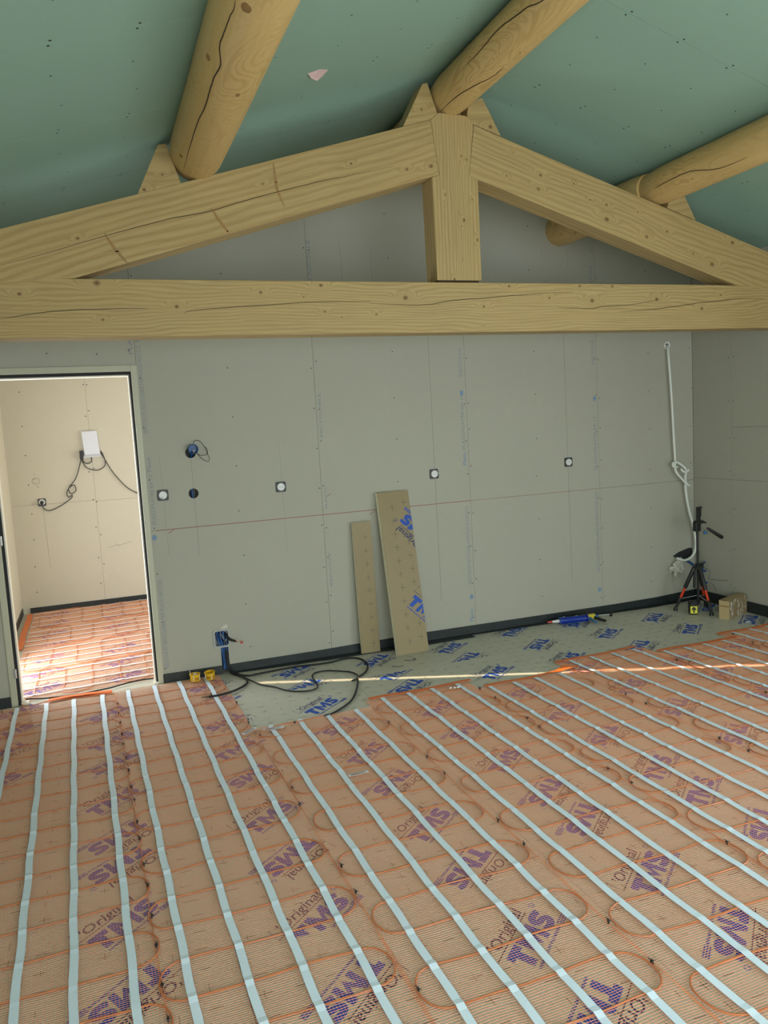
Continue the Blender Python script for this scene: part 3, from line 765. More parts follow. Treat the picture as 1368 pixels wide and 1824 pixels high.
kp = obj('king_post', m, W('pine_king_post', KK, angle=PI/2, freq=46, seed=2.2, straight=1.1), truss, bevel=.003, recalc=True)
strokes('joiner_mark', kp, [[(2.076,2.935),(2.12,2.938),(2.167,2.939)], [(2.167,2.939),(2.165,2.89),(2.162,2.842)], [(2.162,2.842),(2.12,2.840),(2.071,2.839)], [(2.071,2.839),(2.073,2.89),(2.076,2.935)]], .004, 'band_soft', T0-.001)
m = MB(); m.box((2.02, T0+.01, 2.503), (2.285, T0+TD-.01, 2.518)); obj('post_gap_shade', m, 'crack', truss)  # dark block painting the shaded gap under the king post
for nm, poly, kn, dep in (('l', [(.345,2.924), (.469,3.181), (.512,3.189), (.571,2.992)], [(.48,3.033,.007),(.383,2.953,.010)], .14),
                          ('rl', [(1.838,3.369), (1.972,3.613), (2.004,3.622), (2.066,3.436)], [(1.959,3.472,.008)], .14),
                          ('rr', [(2.244,3.428), (2.262,3.527), (2.352,3.570), (2.391,3.505), (2.469,3.362)], [(2.401,3.409,.014)], .14),
                          ('r', [(3.684,2.995), (3.699,3.038), (3.821,3.088), (3.917,2.924)], [], .14)):
    m = MB(); m.prism_xz(poly, T0+.002, T0+dep)
    obj('purlin_cleat', m, W('pine_cleat_'+nm, kn, angle=.15, freq=40, seed=len(nm)*3.3+poly[0][0]), truss, bevel=.002, recalc=True)

# ------------------------------------------------------------------ round purlins
def purlin(name, label, ax, az, r, y0, y1, seed, cracks=(), knots=(), taper=0.0):
    o = thing(name, label, 'log beam', (ax, y0, az))
    m = MB(); pts = []; R = []; n = max(8, int((y1-y0)/.12)); rnd = random.Random(seed)
    ph = [rnd.uniform(0, 6) for _ in range(6)]
    seg = 40; vs = []
    for i in range(n+1):
        y = y0+(y1-y0)*i/n
        end = min(1, (y1-y)/.03+.90, (y-y0)/.03+.90)
        for k in range(seg):
            a = 2*PI*k/seg
            rr_ = r*end*(1+taper*(y-y1)+.008*math.sin(2*a+ph[0]+y*.8)+.006*math.sin(3*a+ph[1]+y*1.7)+.004*math.sin(y*5+ph[2]+a))
            vs.append((ax+rr_*math.cos(a), y, az+rr_*math.sin(a)))
    fs = [(i*seg+k, (i+1)*seg+k, (i+1)*seg+(k+1)%seg, i*seg+(k+1)%seg) for i in range(n) for k in range(seg)]
    fs += [tuple(range(seg)), tuple(range((n+1)*seg-1, n*seg-1, -1))]
    m.add(vs, fs); mt = log_mat('peeled_log_'+str(seed), seed)
    trunk = obj('trunk', m, mt, o, smooth=True, recalc=True)
    for c in cracks:
        P = smooth_path(c, 5); m = MB(); n2 = len(P)
        out = []
        for i, p in enumerate(P):
            d = Vector((p.x-ax, 0, p.z-az)); d.normalize()
            d2 = Vector((d.x, 0, d.z)).cross(Vector((0, 1, 0)))*rnd.uniform(-.0008, .0008)
            out.append(Vector((ax, p.y, az))+d*(r*(1+taper*(p.y-y1))*1.004)+d2)
        U = Vector((out[n2//2].x-ax, 0, out[n2//2].z-az)).normalized()
        m.tube(out, [.0030*math.sin(PI*(i+.5)/n2)**.5 for i in range(n2)], 5); obj('drying_crack', m, 'crack', o)
    for kx, ky, kz, kr in knots:
        d = Vector((kx-ax, 0, kz-az)).normalized(); c = Vector((ax, ky, az))+d*(r*(1+taper*(ky-y1))*.998); s_ = d.cross(Vector((0, 1, 0)))
        m = MB(); n2 = 12
        m.add([c+s_*kr*.6*math.cos(2*PI*k/n2)+Vector((0, 1, 0))*kr*math.sin(2*PI*k/n2) for k in range(n2)]+[c+d*.005], [(k, (k+1)%n2, n2) for k in range(n2)])
        obj('knot', m, 'band', o, smooth=True, recalc=True)
    return o
LOGC1 = [(.565,2.651,3.056),(.568,2.698,3.053),(.565,2.761,3.056),(.564,2.872,3.057),(.564,2.967,3.057),(.582,3.075,3.041),(.578,3.17,3.045),(.577,3.276,3.046),(.58,3.468,3.043),(.573,3.642,3.048),(.574,3.85,3.048),(.576,4.038,3.046),(.582,4.281,3.042)]
purlin('log_purlin', 'peeled log with a long dark crack, leftmost of the logs under the green ceiling', .661, 3.154, .1375, YF-.05, 4.44, 3, [LOGC1],
       [(.596,2.644,3.033,.030),(.545,3.114,3.08,.020),(.678,3.268,3.018,.016),(.555,4.151,3.066,.018)], -.004)
purlin('log_purlin', 'peeled ridge log resting on top of the king post, running towards the viewer', 2.15, 3.572, .117, YF-.05, 4.44, 8,
       [[(2.051,3.0,3.506),(2.051,3.195,3.506),(2.04,3.31,3.53),(2.037,3.409,3.539),(2.034,3.569,3.555),(2.036,3.756,3.544),(2.037,3.924,3.539)], [(2.14,3.712,3.452),(2.139,3.832,3.453),(2.111,3.943,3.459),(2.084,4.135,3.472),(2.083,4.364,3.473)]],
       [(2.143,3.56,3.452,.007)])
purlin('log_purlin', 'peeled log entering at the right edge and ending on the right rafter', 3.640, 3.130, .116, YF-.05, 4.44, 12,
       [[(3.558,3.544,3.046),(3.554,3.756,3.05),(3.528,3.962,3.096),(3.528,4.166,3.097),(3.53,4.292,3.09)]], [(3.549,3.97,3.055,.008)])
purlin('log_purlin', 'short log behind the right rafter, its far end meeting the grey gable wall', 3.622, 3.130, .125, 4.447, 5.55, 15, [], [(3.55,5.2,3.03,.010)], .06)
purlin('log_purlin', 'ridge log behind the king post, just showing left of its cleat', 2.170, 3.565, .120, 4.447, 5.55, 21, [], [])

# ------------------------------------------------------------------ heating mats
TP = .17
def tie_mesh():
    m = MB(); m.tube([(.0062*math.cos(a), 0, .0062*math.sin(a)) for a in [k*PI/5 for k in range(10)]], .0026, 5, True)
    m.tube([(0, -.001, .006), (.009, .004, .014), (.013, .006, .013)], .0018, 5); m.tube([(0, .001, .006), (-.008, -.005, .012), (-.011, -.010, .010)], .0018, 5)
    m.box((-.005, -.004, .003), (.005, .004, .011))
    me = bpy.data.meshes.new('tie'); me.from_pydata(m.v, [], m.f); me.materials.append(M['black']); return me
TIE = tie_mesh()
def heating_mat(label, group, tapes, v0, v1, rc, pitch, mp, ties=(), tape_mat='tape', tw=.027, strip=None, seed=0, edges=(.102, .098)):
    """tapes: u of the tapes; v0..v1 extent; rc: v of the first loop on the high-u side; mp(u, v) -> (x, y)"""
    rnd = random.Random(seed)
    uc = (tapes[0]+tapes[-1])/2; ox, oy = mp(uc, (v0+v1)/2)
    o = thing('heating_mat', label, 'heating mat', (ox, oy, 0), group)
    ph = rnd.uniform(0, 6)
    def dz(u, v):  # drape of the net between cable runs
        return .0030+.0035*(.5+.5*math.cos(2*PI*(v-rc-pitch/4)/(pitch/2)))+.0012*math.sin(u*31+ph+v*5)+.0010*math.sin(v*13+ph)
    u0, u1 = tapes[0]-edges[0], tapes[-1]+edges[1]
    # net
    m = MB(); wv = .00066; ht = .0010
    nu = int((u1-u0)/.0104); nv = int(round((v1-v0)/.047))
    def tent(pts):
        b = len(m.v); n = len(pts)
        for i in range(n):
            p = pts[i]; q = pts[min(i+1, n-1)]; r_ = pts[max(i-1, 0)]
            dx, dy = q[0]-r_[0], q[1]-r_[1]; L = math.hypot(dx, dy) or 1; sx, sy = -dy/L*wv*.75, dx/L*wv*.75
            m.v.append((p[0]+sx, p[1]+sy, p[2])); m.v.append((p[0], p[1], p[2]+ht)); m.v.append((p[0]-sx, p[1]-sy, p[2]))
        for i in range(n-1):
            a = b+3*i; m.f.append((a, a+3, a+4, a+1)); m.f.append((a+1, a+4, a+5, a+2))
    for i in range(nu+1):
        u = u0+(u1-u0)*i/nu; tent([(*mp(u+.0012*math.sin(v0+j*.9+i*.3), v0+(v1-v0)*j/nv), dz(u, v0+(v1-v0)*j/nv)) for j in range(nv+1)])
    nr = int((v1-v0)/.0097)
    k8 = 14
    for j in range(nr+1):
        v = v0+(v1-v0)*j/nr+rnd.uniform(-.0008, .0008)
        tent([(*mp(u0+(u1-u0)*i/k8, v+.0025*math.sin(i*.8+v*9+ph)), dz(u0+(u1-u0)*i/k8, v)+.0006) for i in range(k8+1)])
    obj('net', m, 'orange', o, kind='stuff')
    for u in (u0, u1):
        m = MB(); m.tube([(*mp(u+.004*math.sin(v0*3+j*.35+ph), v0+(v1-v0)*j/60), .0045+.001*math.sin(j*.5)) for j in range(61)], .0011, 5); obj('edge_cord', m, 'orange', o, smooth=True)
    # cable
    runs = []; v = rc+pitch/4
    while v+.02 < v1: v += pitch/2
    side_hi = True
    runs_v = []
    k = 0
    vv = rc+pitch/4
    idx = 0
    while vv+pitch/2 < v1-.015: vv += pitch/2; idx += 1
    # idx runs above the first high-side loop
    path = []; hi_next = (idx % 2 == 0)   # run at rc+pitch/4 is joined on the high side to rc-pitch/4
    vs_ = []
    while vv > v0+.03: vs_.append(vv); vv -= pitch/2
    ua, ub = tapes[0], tapes[-1]
    x_from = ua if hi_next else ub
    ex = .092
    for i, vr in enumerate(vs_):
        hi = hi_next if i % 2 == 0 else not hi_next
        a, b = (ua, ub) if hi else (ub, ua)
        n = 10
        for q in range(n+1):
            t = q/n; path.append((a+(b-a)*t, vr+.004*math.sin(t*7+i+ph)+.003*math.sin(t*3.1+i*2), 0))
        if i < len(vs_)-1:
            s_ = 1 if hi else -1; vn = vs_[i+1]; c = (vr+vn)/2; hh = (vr-vn)/2; e2 = ex*rnd.uniform(.93, 1.04)
            for q in range(1, 10):
                a_ = PI*q/10
                path.append((b+s_*e2*(math.sin(a_)**.85), c+hh*math.cos(a_)*(1+.06*math.sin(a_)), 1))
    m = MB(); m.tube([(*mp(u, v), .0068+.0012*math.sin(u*20+v*7)+(.0015 if f else 0)) for u, v, f in path], .0032, 7); obj('heating_cable', m, 'cable', o, smooth=True)
    # tapes
    for u in tapes:
        top = v1-.004+rnd.uniform(-.006, .006); n = int((top-v0)/.0235); L = []; Ws = []
        for j in range(n+1):
            v = top-(top-v0)*j/n
            d = abs(((v-rc-pitch/4)/(pitch/2)+.5) % 1-.5)*(pitch/2)
            b = math.exp(-(d/.010)**2)
            x, y = mp(u+.0020*math.sin(v*15+u*9+ph), v)
            L.append((x, y, .0088+.0042*b+.0006*math.sin(v*25+u*5))); Ws.append(tw*(1+.02*math.sin(v*60+u)))
        m = MB(); m.ribbon(L, Ws, (0, 0, 1), .0012); obj('tape', m, tape_mat, o)
    for x, y in ties:
        t = bpy.data.objects.new('cable_tie', TIE); COL.objects.link(t); t.parent = o; t.location = (x-ox, y-oy, .0085); t.rotation_euler = (0, 0, rnd.uniform(-.5, .5)+1.4); t.scale = (.8, .8, .8)
    if strip:
        P = smooth_path([(x, y, .006) for x, y in strip], 6); n = len(P)
        m = MB(); m.ribbon([(p.x, p.y, .009+.003*math.sin(i*.7)) for i, p in enumerate(P)], .032, (0, 0, 1), .002); obj('end_strip', m, 'strip', o)
    return o
TIES = [(.021,5.218),(.025,4.852),(.028,4.492),(.04,4.113),(.048,3.746),(.05,3.365),(.056,2.984),(.059,2.599),(.064,2.236),(.021,5.029),(.027,4.65),(.036,4.281),(.042,3.902),(.049,3.52),(.054,3.139),(.058,2.774),(.06,2.391),(.719,4.85),(.723,4.471),(.742,3.35),(.758,2.597),(.743,4.238),(.75,3.523),(.763,2.787),(.77,2.043),(1.448,4.075),(1.453,3.335),(1.465,2.614),(1.453,3.546),(1.464,2.824),(1.468,2.075),(2.161,4.137),(2.16,3.762),(2.16,3.023),(1.467,1.857),(2.159,4.335),(2.152,3.624),(2.164,2.854),(2.863,3.813),(2.863,3.061),(2.166,2.284),(2.158,4.336),(2.862,3.628),(2.87,2.879),(3.562,4.188),(3.572,3.45),(4.275,4.242),(4.321,4.475),(-.671,5.427)]
def slp(s, ref=3.0): return lambda u, v: (u+s*(v-ref), v)
G1 = 'heating mats unrolled on the floor'
MATS = [
 ('orange net heating mat nearest the left wall, its white tapes starting at the doorway', [-.548,-.371,-.204,-.029], 1.0, 5.478, 5.218, .3727, -.016, TIES[:9]+TIES[48:], [(-.422,5.500),(-.23,5.515),(-.003,5.478)]),
 ('orange net heating mat starting at the two yellow boxes', [.132,.303,.471,.649], 1.0, 5.49, 5.218, .3768, -.015, TIES[9:19]+TIES[19:21], None),
 ('orange net heating mat right of the doorway, its lead joined to the black cable', [.845,1.016,1.182,1.361], 1.0, 4.368, 4.085, .373, -.0105, TIES[21:28], None),
 ('fourth heating mat from the doorway, its orange strip facing the tall leaning board', [1.568,1.743,1.907,2.085], 1.0, 4.492, 4.110, .3745, -.0075, TIES[28:35], [(1.478,4.503),(1.8,4.504),(2.182,4.512)]),
 ('orange net heating mat whose end strip finishes in a curled bright orange flap', [2.244,2.414,2.581,2.760], 1.0, 4.352, 4.125, .3715, -.0085, TIES[35:41], [(2.205,4.360),(2.5,4.372),(2.80,4.386)]),
 ('orange net heating mat sixth from the doorway, facing the caulking gun', [2.976,3.144,3.317,3.497], 1.0, 4.556, 4.155, .3735, -.0095, TIES[41:45], [(2.845,4.555),(3.2,4.568),(3.532,4.584)]),
 ('orange net heating mat in front of the tripod, cut by the right photo edge', [3.675,3.850,4.020,4.195], 1.0, 4.405, 4.205, .3735, -.030, TIES[45:47], [(3.592,4.424),(3.95,4.420),(4.295,4.412)]),
 ('orange net heating mat along the right wall, nearest the cardboard box', [4.405,4.58,4.74], 1.2, 4.535, 4.30, .3735, -.030, TIES[47:48], [(4.236,4.540),(4.5,4.541),(4.80,4.545)]),
]
for i, (lb_, tp, v0, v1, rc, pt, s, ti, st) in enumerate(MATS):
    heating_mat(lb_, G1, tp, v0, v1, rc, pt, slp(s), ti, strip=st, seed=i+1, edges=((.102, .079), (.079, .097), (.097, .102), (.103, .078), (.079, .106), (.108, .088), (.088, .102), (.102, .09))[i])
far = lambda u, v: (v, u+.085*(v+.6))
G2 = 'heating mats in the adjoining room'
for i, (lb_, tp, rc) in enumerate([
    ('heating mat in the adjoining room lying against its far wall', [7.89,8.08,8.29,8.47], 1.95), ('heating mat in the adjoining room, second from its far wall', [7.16,7.32,7.49,7.66], 1.86),
    ('heating mat in the adjoining room, third from its far wall', [6.42,6.59,6.76,6.93], 1.92), ('heating mat in the adjoining room lying just inside the doorway', [5.70,5.87,6.05,6.24], 1.85)]):
    heating_mat(lb_, G2, tp, -.66, 2.1, rc, .376, far, (), 'tape_white', .020, seed=20+i)
m = MB(); m.ribbon([(-.700,8.50,.012),(-.695,8.2,.012),(-.70,7.6,.013),(-.69,7.25,.012),(-.683,7.05,.010)], [.055,.055,.05,.05,.03], (0, 0, 1), .002)
tag(obj('orange_film_strip', m, 'strip'), 'orange strip lying along the left wall of the adjoining room', 'strip')
m = MB(); m.ribbon(smooth_path([(-.40,5.52,.014),(-.23,5.53,.016),(-.006,5.500,.014)], 5), .045, (0, 0, 1), .002); tag(obj('orange_film_strip', m, 'strip'), 'orange strip lying across the doorway threshold', 'strip')
# curled flap
m = MB(); P = smooth_path([(2.74,4.372,.012),(2.79,4.383,.020),(2.835,4.390,.026),(2.875,4.398,.022),(2.90,4.404,.013)], 4)
m.ribbon(P, [.030+.035*math.sin(PI*i/16) for i in range(17)], (0, 0, 1), .002); tag(obj('film_flap', m, 'flap'), 'bright orange curled film flap at the start of the sun stripe', 'flap')
# printed labels lying on the mats
def quad_label(pts, label, h=.013):
    m = MB(); m.prism_xy(pts, h, h+.0008); o = obj('paper_label', m, 'label'); tag(o, label, 'label')
    c = Vector((sum(p[0] for p in pts)/4, sum(p[1] for p in pts)/4)); t = MB()
    a, b, c2, d = [Vector(p) for p in pts]
    for q in (.25, .45, .65, .8):
        p0 = a.lerp(d, q).lerp(b.lerp(c2, q), .12); p1 = a.lerp(d, q).lerp(b.lerp(c2, q), .85 if q != .65 else .55)
        t.ribbon([(p0.x, p0.y, h+.0010), (p1.x, p1.y, h+.0010)], .0028, (0, 0, 1), .0002)
    obj('printed_lines', t, 'chalk', o)
quad_label([(.771,4.318),(.903,4.325),(.887,4.284),(.783,4.296)], 'silvery label at the cable end of the mat beside the bare boards')
quad_label([(.652,4.318),(.744,4.378),(.750,4.352),(.662,4.290)], 'white slip beside the last white tape before the bare boards')
quad_label([(1.030,3.532),(1.131,3.537),(1.131,3.514),(1.028,3.509)], 'small white printed label lying among the heating mat tapes')

# ------------------------------------------------------------------ cold leads and black cables
def cable(name, label, pts, r, mat, cat='cable', n=8, sub=5, parent=None):
    m = MB(); m.tube(smooth_path(pts, sub), r, n); o = obj(name, m, mat, parent, smooth=True)
    return tag(o, label, cat) if label else o
CG = 'black cables on the bare boards'
z = .0075
c0 = cable('black_cable', 'thick black cable looping from the wall box onto the heating mat, its tip frayed', [(.775,5.553,.24),(.778,5.545,.12),(.786,5.528,.045),(.800,5.485,z),(.835,5.415,z),(.860,5.350,z),(.866,5.29,z),(.853,5.215,z),(.802,5.132,z+.004),(.722,5.065,.014),(.629,5.040,.014),(.575,5.047,.014)], .0075, 'black_soft')
m = MB(); m.tube([(.575,5.047,.014),(.552,5.052,.0135),(.530,5.058,.012)], [.0085,.006,.003], 8); obj('frayed_tip', m, plain('frayed_brown', (.16, .10, .07), .8), c0)
for a in range(1): 
    m = MB(); m.tube([(.590,5.044,.022),(.592,5.044,.030)], .004, 6); obj('cable_tie', m, 'black', c0)
cable('black_cable', 'black cable sweeping past the leaning boards to the mat start', [(.783,5.553,.235),(.786,5.545,.11),(.80,5.515,.030),(.84,5.44,z)]+[(x, y, z) for x, y in [(.90,5.372),(.981,5.382),(1.107,5.397),(1.234,5.404),(1.321,5.395),(1.418,5.375),(1.51,5.381),(1.598,5.405),(1.672,5.392),(1.713,5.318),(1.71,5.201),(1.672,5.087),(1.608,4.993),(1.554,4.941),(1.519,4.839),(1.44,4.654),(1.362,4.52),(1.265,4.424),(1.178,4.362)]], .0062, 'black_soft')
cable('black_cable', 'thinner black cable making a lazy S across the bare boards', [(.768,5.553,.235),(.772,5.543,.10),(.79,5.50,.020),(.83,5.40,z+.006)]+[(x, y, z) for x, y in [(.878,5.291),(.93,5.137),(1.002,5.037),(1.05,4.944),(1.104,4.883),(1.186,4.847),(1.245,4.871),(1.271,4.942),(1.279,5.059),(1.289,5.137),(1.328,5.192),(1.405,5.199),(1.488,5.142),(1.553,5.069),(1.565,4.976),(1.527,4.915),(1.497,4.9)]], .0050, 'black_soft')
cable('cold_lead', 'brown lead joining the black cable to the heating mat beside the bare boards', [(x, y, .012) for x, y in [(1.178,4.362),(1.095,4.352),(.967,4.340),(.907,4.343),(.818,4.311),(.750,4.27),(.738,4.234),(.77,4.200),(.834,4.176)]], .0034, 'cable')
m = MB(); m.tube([(1.180,4.363,.012),(1.148,4.353,.012)], .0065, 8); m.tube([(.972,4.340,.012),(.960,4.341,.012)], .0065, 8); tag(obj('cable_joint', m, 'black'), 'black cable joints on the brown lead beside the bare boards', 'joint')
cable('threshold_cable', 'black cable crossing the doorway threshold under the frame', [(x, y, .014) for x, y in [(-.545,5.62),(-.505,5.61),(-.421,5.572),(-.307,5.556),(-.208,5.548),(-.107,5.562),(-.012,5.579),(.045,5.604),(.112,5.632),(.186,5.650),(.275,5.640)]], .0052, 'black_soft')
cable('threshold_lead', 'thin brown lead curling at the left foot of the door frame', [(x, y, .012) for x, y in [(-.52,5.60),(-.56,5.50),(-.50,5.47),(-.42,5.50),(-.36,5.53),(-.30,5.55)]], .0034, 'cable')

# ------------------------------------------------------------------ sockets on the back wall
def rounded(x0, z0, x1, z1, r, n=5):
    out = []
    for cx, cz, a0 in ((x1-r, z1-r, 0), (x0+r, z1-r, PI/2), (x0+r, z0+r, PI), (x1-r, z0+r, 3*PI/2)):
        for k in range(n+1): out.append((cx+r*math.cos(a0+k*PI/2/n), cz+r*math.sin(a0+k*PI/2/n)))
    return out
def socket(x, z, label, blank=False, wires=False):
    o = thing('wall_socket', label, 'socket', (x, YB, z), 'sockets on the grey wall'); s_ = .037
    m = MB(); m.prism_xz(rounded(x-s_, z-s_, x+s_, z+s_, .010), YB-.006, YB-.0005); obj('mounting_plate', m, 'dark_grey', o, recalc=True)
    m = MB(); m.lathe([(.0262, YB-.013), (.0275, YB-.010), (.0275, YB-.004)], (x, 0, z), 'y', 28); obj('socket_face', m, 'white', o, smooth=True, recalc=True)
    if not blank:
        m = MB()
        for dx, dz in ((-.009, -.001), (.009, -.001)): m.lathe([(.0028, YB-.0136), (.0028, YB-.0125)], (x+dx, 0, z+dz), 'y', 8)
        obj('pin_holes', m, 'black', o)
        m = MB(); m.lathe([(.0025, YB-.020), (.0025, YB-.012)], (x, 0, z+.012), 'y', 8); obj('earth_pin', m, 'steel', o)
    else:
        m = MB(); m.box((x-.02, YB-.0145, z-.022), (x+.004, YB-.0125, z-.014)); obj('claw', m, 'grey_plastic', o)
    if wires:
        m = MB(); m.tube(smooth_path([(x+.008, YB-.012, z+.012), (x+.022, YB-.020, z+.022), (x+.030, YB-.022, z+.034), (x+.026, YB-.02, z+.040)], 4), .0016, 5); m.tube([(x+.018, YB-.014, z+.008), (x+.038, YB-.02, z+.004)], .0014, 5); obj('wire', m, 'white', o)
socket(.438, 1.298, 'blank round socket insert nearest the door frame', True)
socket(1.254, 1.290, 'white socket halfway between the round hole and the leaning boards')
socket(2.452, 1.294, 'white socket above the taller leaning board, a wire sticking out', False, True)
socket(3.653, 1.302, 'white socket on the right half of the grey wall')
# round hole with conduit and the pulled out box above it
o = thing('conduit', 'dark blue conduit inside the lower round wall hole', 'conduit', (.641, YB+.05, 1.26))
m = MB(); m.tube([(.640, YB+.045, 1.25), (.637, YB+.045, 1.335)], .0095, 10); obj('conduit_tube', m, 'blue', o, smooth=True)
o = thing('flush_box', 'round blue flush box hanging from the upper wall hole with a looped black wire', 'junction box', (.657, YB-.03, 1.575))
bx, bz = .660, 1.596
m = MB(); m.lathe([(.001, YB+.003), (.030, YB+.002), (.0335, YB-.006), (.0345, YB-.043), (.0325, YB-.045), (.0302, YB-.043), (.0298, YB-.005), (.001, YB-.005)], (bx, 0, bz), 'y', 28); obj('box_shell', m, 'blue_box', o, smooth=True)
m = MB(); m.lathe([(.030, YB-.010), (.030, YB-.006)], (bx, 0, bz), 'y', 24); obj('box_bottom', m, 'blue', o)
m = MB(); m.tube([(.652, YB+.03, 1.54), (.650, YB+.01, 1.56), (.655, YB-.01, 1.58)], .010, 9); obj('conduit_tube', m, 'blue', o, smooth=True)
m = MB(); m.tube([(bx-.006, YB-.035, bz-.004), (bx+.004, YB-.050, bz-.008), (bx+.002, YB-.048, bz-.018)], .003, 6); obj('wire_end', m, 'white', o)
m = MB(); m.tube([(bx+.000, YB-.035, bz-.02), (bx-.006, YB-.050, bz-.026)], .003, 6); obj('wire_end', m, 'redcap', o)
HL = [(.662,1.635),(.674,1.650),(.69,1.655),(.706,1.648),(.72,1.631),(.734,1.606),(.746,1.583),(.749,1.559),(.738,1.551),(.714,1.55),(.693,1.557),(.678,1.574)]
HL2 = [(.680,1.572),(.69,1.557),(.712,1.531),(.743,1.508),(.758,1.51),(.761,1.53),(.752,1.558),(.754,1.583),(.747,1.6),(.735,1.609)]
for L in (HL, HL2):
    m = MB(); m.tube(smooth_path([(x, YB-.045+.01*math.sin(i), z_) for i, (x, z_) in enumerate(L)], 4), .0019, 6); obj('wire', m, 'black_soft', o, smooth=True)

# wall box with cables near the floor
o = thing('wall_box', 'square grey wall box crammed with blue conduits just above the floor', 'junction box', (.753, YB, .19))
m = MB()
outp = rounded(.695, .190, .811, .320, .022); inn = rounded(.706, .202, .800, .308, .016); n = len(outp)
vs = [(x, YB-.008, z_) for x, z_ in outp]+[(x, YB-.008, z_) for x, z_ in inn]+[(x, YB+.0, z_) for x, z_ in outp]+[(x, YB+.045, z_) for x, z_ in inn]
fs = [(i, (i+1)%n, n+(i+1)%n, n+i) for i in range(n)]+[(i, 2*n+i, 2*n+(i+1)%n, (i+1)%n) for i in range(n)]+[(n+i, n+(i+1)%n, 3*n+(i+1)%n, 3*n+i) for i in range(n)]+[tuple(range(3*n, 4*n))]
m.add(vs, fs); obj('box_rim', m, 'grey_plastic', o, recalc=True)
for x, xe, zb in ((.727, .757, .30), (.747, .765, .30), (.768, .775, .302), (.787, .782, .295)):
    m = MB(); m.tube(smooth_path([(x, YB+.022, zb), (x+.002, YB+.018, .25), (x+(xe-x)*.5, YB+.010, .195), (xe, YB+.010, .12), (xe, YB+.004, .03)], 5), .0095, 9); obj('conduit_tube', m, 'blue', o, smooth=True)
m = MB(); m.tube(smooth_path([(.785, YB+.02, .285), (.792, YB-.02, .262), (.812, YB-.045, .245), (.842, YB-.06, .236)], 4), [.010]*9+[.009]*4, 8); obj('wire_bundle', m, 'black_soft', o, smooth=True)
for dx, mt in ((0, 'redcap'), (.004, 'white'), (-.004, 'band')):
    m = MB(); m.tube(smooth_path([(.82, YB-.05, .243+dx), (.85, YB-.062, .236+dx), (.880, YB-.066, .226-dx)], 4), .0026, 6); obj('wire', m, mt, o, smooth=True)
m = MB(); m.box((.872, YB-.072, .214), (.890, YB-.060, .230)); obj('connector', m, 'redcap', o)
for i in range(7):
    x = .715+random.uniform(0, .08); z_ = .215+random.uniform(0, .08); m = MB()
    m.tube(smooth_path([(x, YB+.02, z_), (x+random.uniform(-.015, .015), YB-.004, z_+.012), (x+random.uniform(-.01, .02), YB+.01, z_-.015)], 4), .002, 5); obj('wire', m, random.choice(['white', 'black_soft', 'grey_plastic']), o)
m = MB(); m.prism_xz([(.748,.320),(.757,.332),(.770,.336),(.776,.350),(.786,.346),(.795,.352),(.802,.340),(.800,.322)], YB-.0012, YB-.0004); tag(obj('plaster_chip', m, 'core'), 'torn paper patch with bare plaster above the wall box', 'plaster patch')

# ------------------------------------------------------------------ yellow flush boxes
def yellow_box(cx, cy, rot, label, tilt=0.0, filled=False):
    o = thing('yellow_flush_box', label, 'flush box', (cx, cy, .0135)); o.rotation_euler = (tilt, 0, rot); o.scale = (1, 1, 1.22)
    def add(name, m, mat, **k):
        ob = obj(name, m, mat, None, **k); ob.parent = o; return ob
    m = MB(); R = .0335
    n = 32; vs = []; prof = [(.030, 0), (.0320, .003), (.0335, .036), (.0375, .038), (.0375, .041), (.0315, .041), (.0300, .004), (.001, .004)]
    m.lathe(prof, (0, 0, 0), 'z', 32); add('shell', m, 'yellow', smooth=True, recalc=True)
    m = MB()
    for a in (-1.75, -1.35, -.35, .9): 
        c, s_ = math.cos(a), math.sin(a); x, y = .0335*c, .0335*s_
        m.lathe([(.0085, -.0012), (.0085, .0012)], (0, 0, 0), 'y', 14)
        k = len(m.v)-28
        for q in range(k, len(m.v)):
            u, v, w_ = m.v[q]; m.v[q] = (x*(.985)+(-s_)*u+c*v, y*.985+c*u+s_*v, .016+w_)
    add('knockouts', m, plain('amber_knockout', (.42, .20, .005), .5), recalc=True)
    m = MB()
    for a in (-2.3, -.9): 
        c, s_ = math.cos(a), math.sin(a); m.tube([(.0345*c, .0345*s_, .004), (.035*c, .035*s_, .037)], .0022, 6)
    add('fixing_screws', m, 'white')
    if filled:
        m = MB(); m.lathe([(.001, .034), (.012, .041), (.013, .036), (.001, .030)], (.002, 0, 0), 'z', 16); m.tube([(-.03, .005, .02), (-.031, .005, .062)], .0018, 6); add('white_cap', m, 'white')
yellow_box(.538, 5.435, .3, 'yellow flush box on the mat with a white cap inside, the left of the pair', 0, True)
yellow_box(.640, 5.428, -.5, 'empty yellow flush box on the mat, the right of the pair', .12)

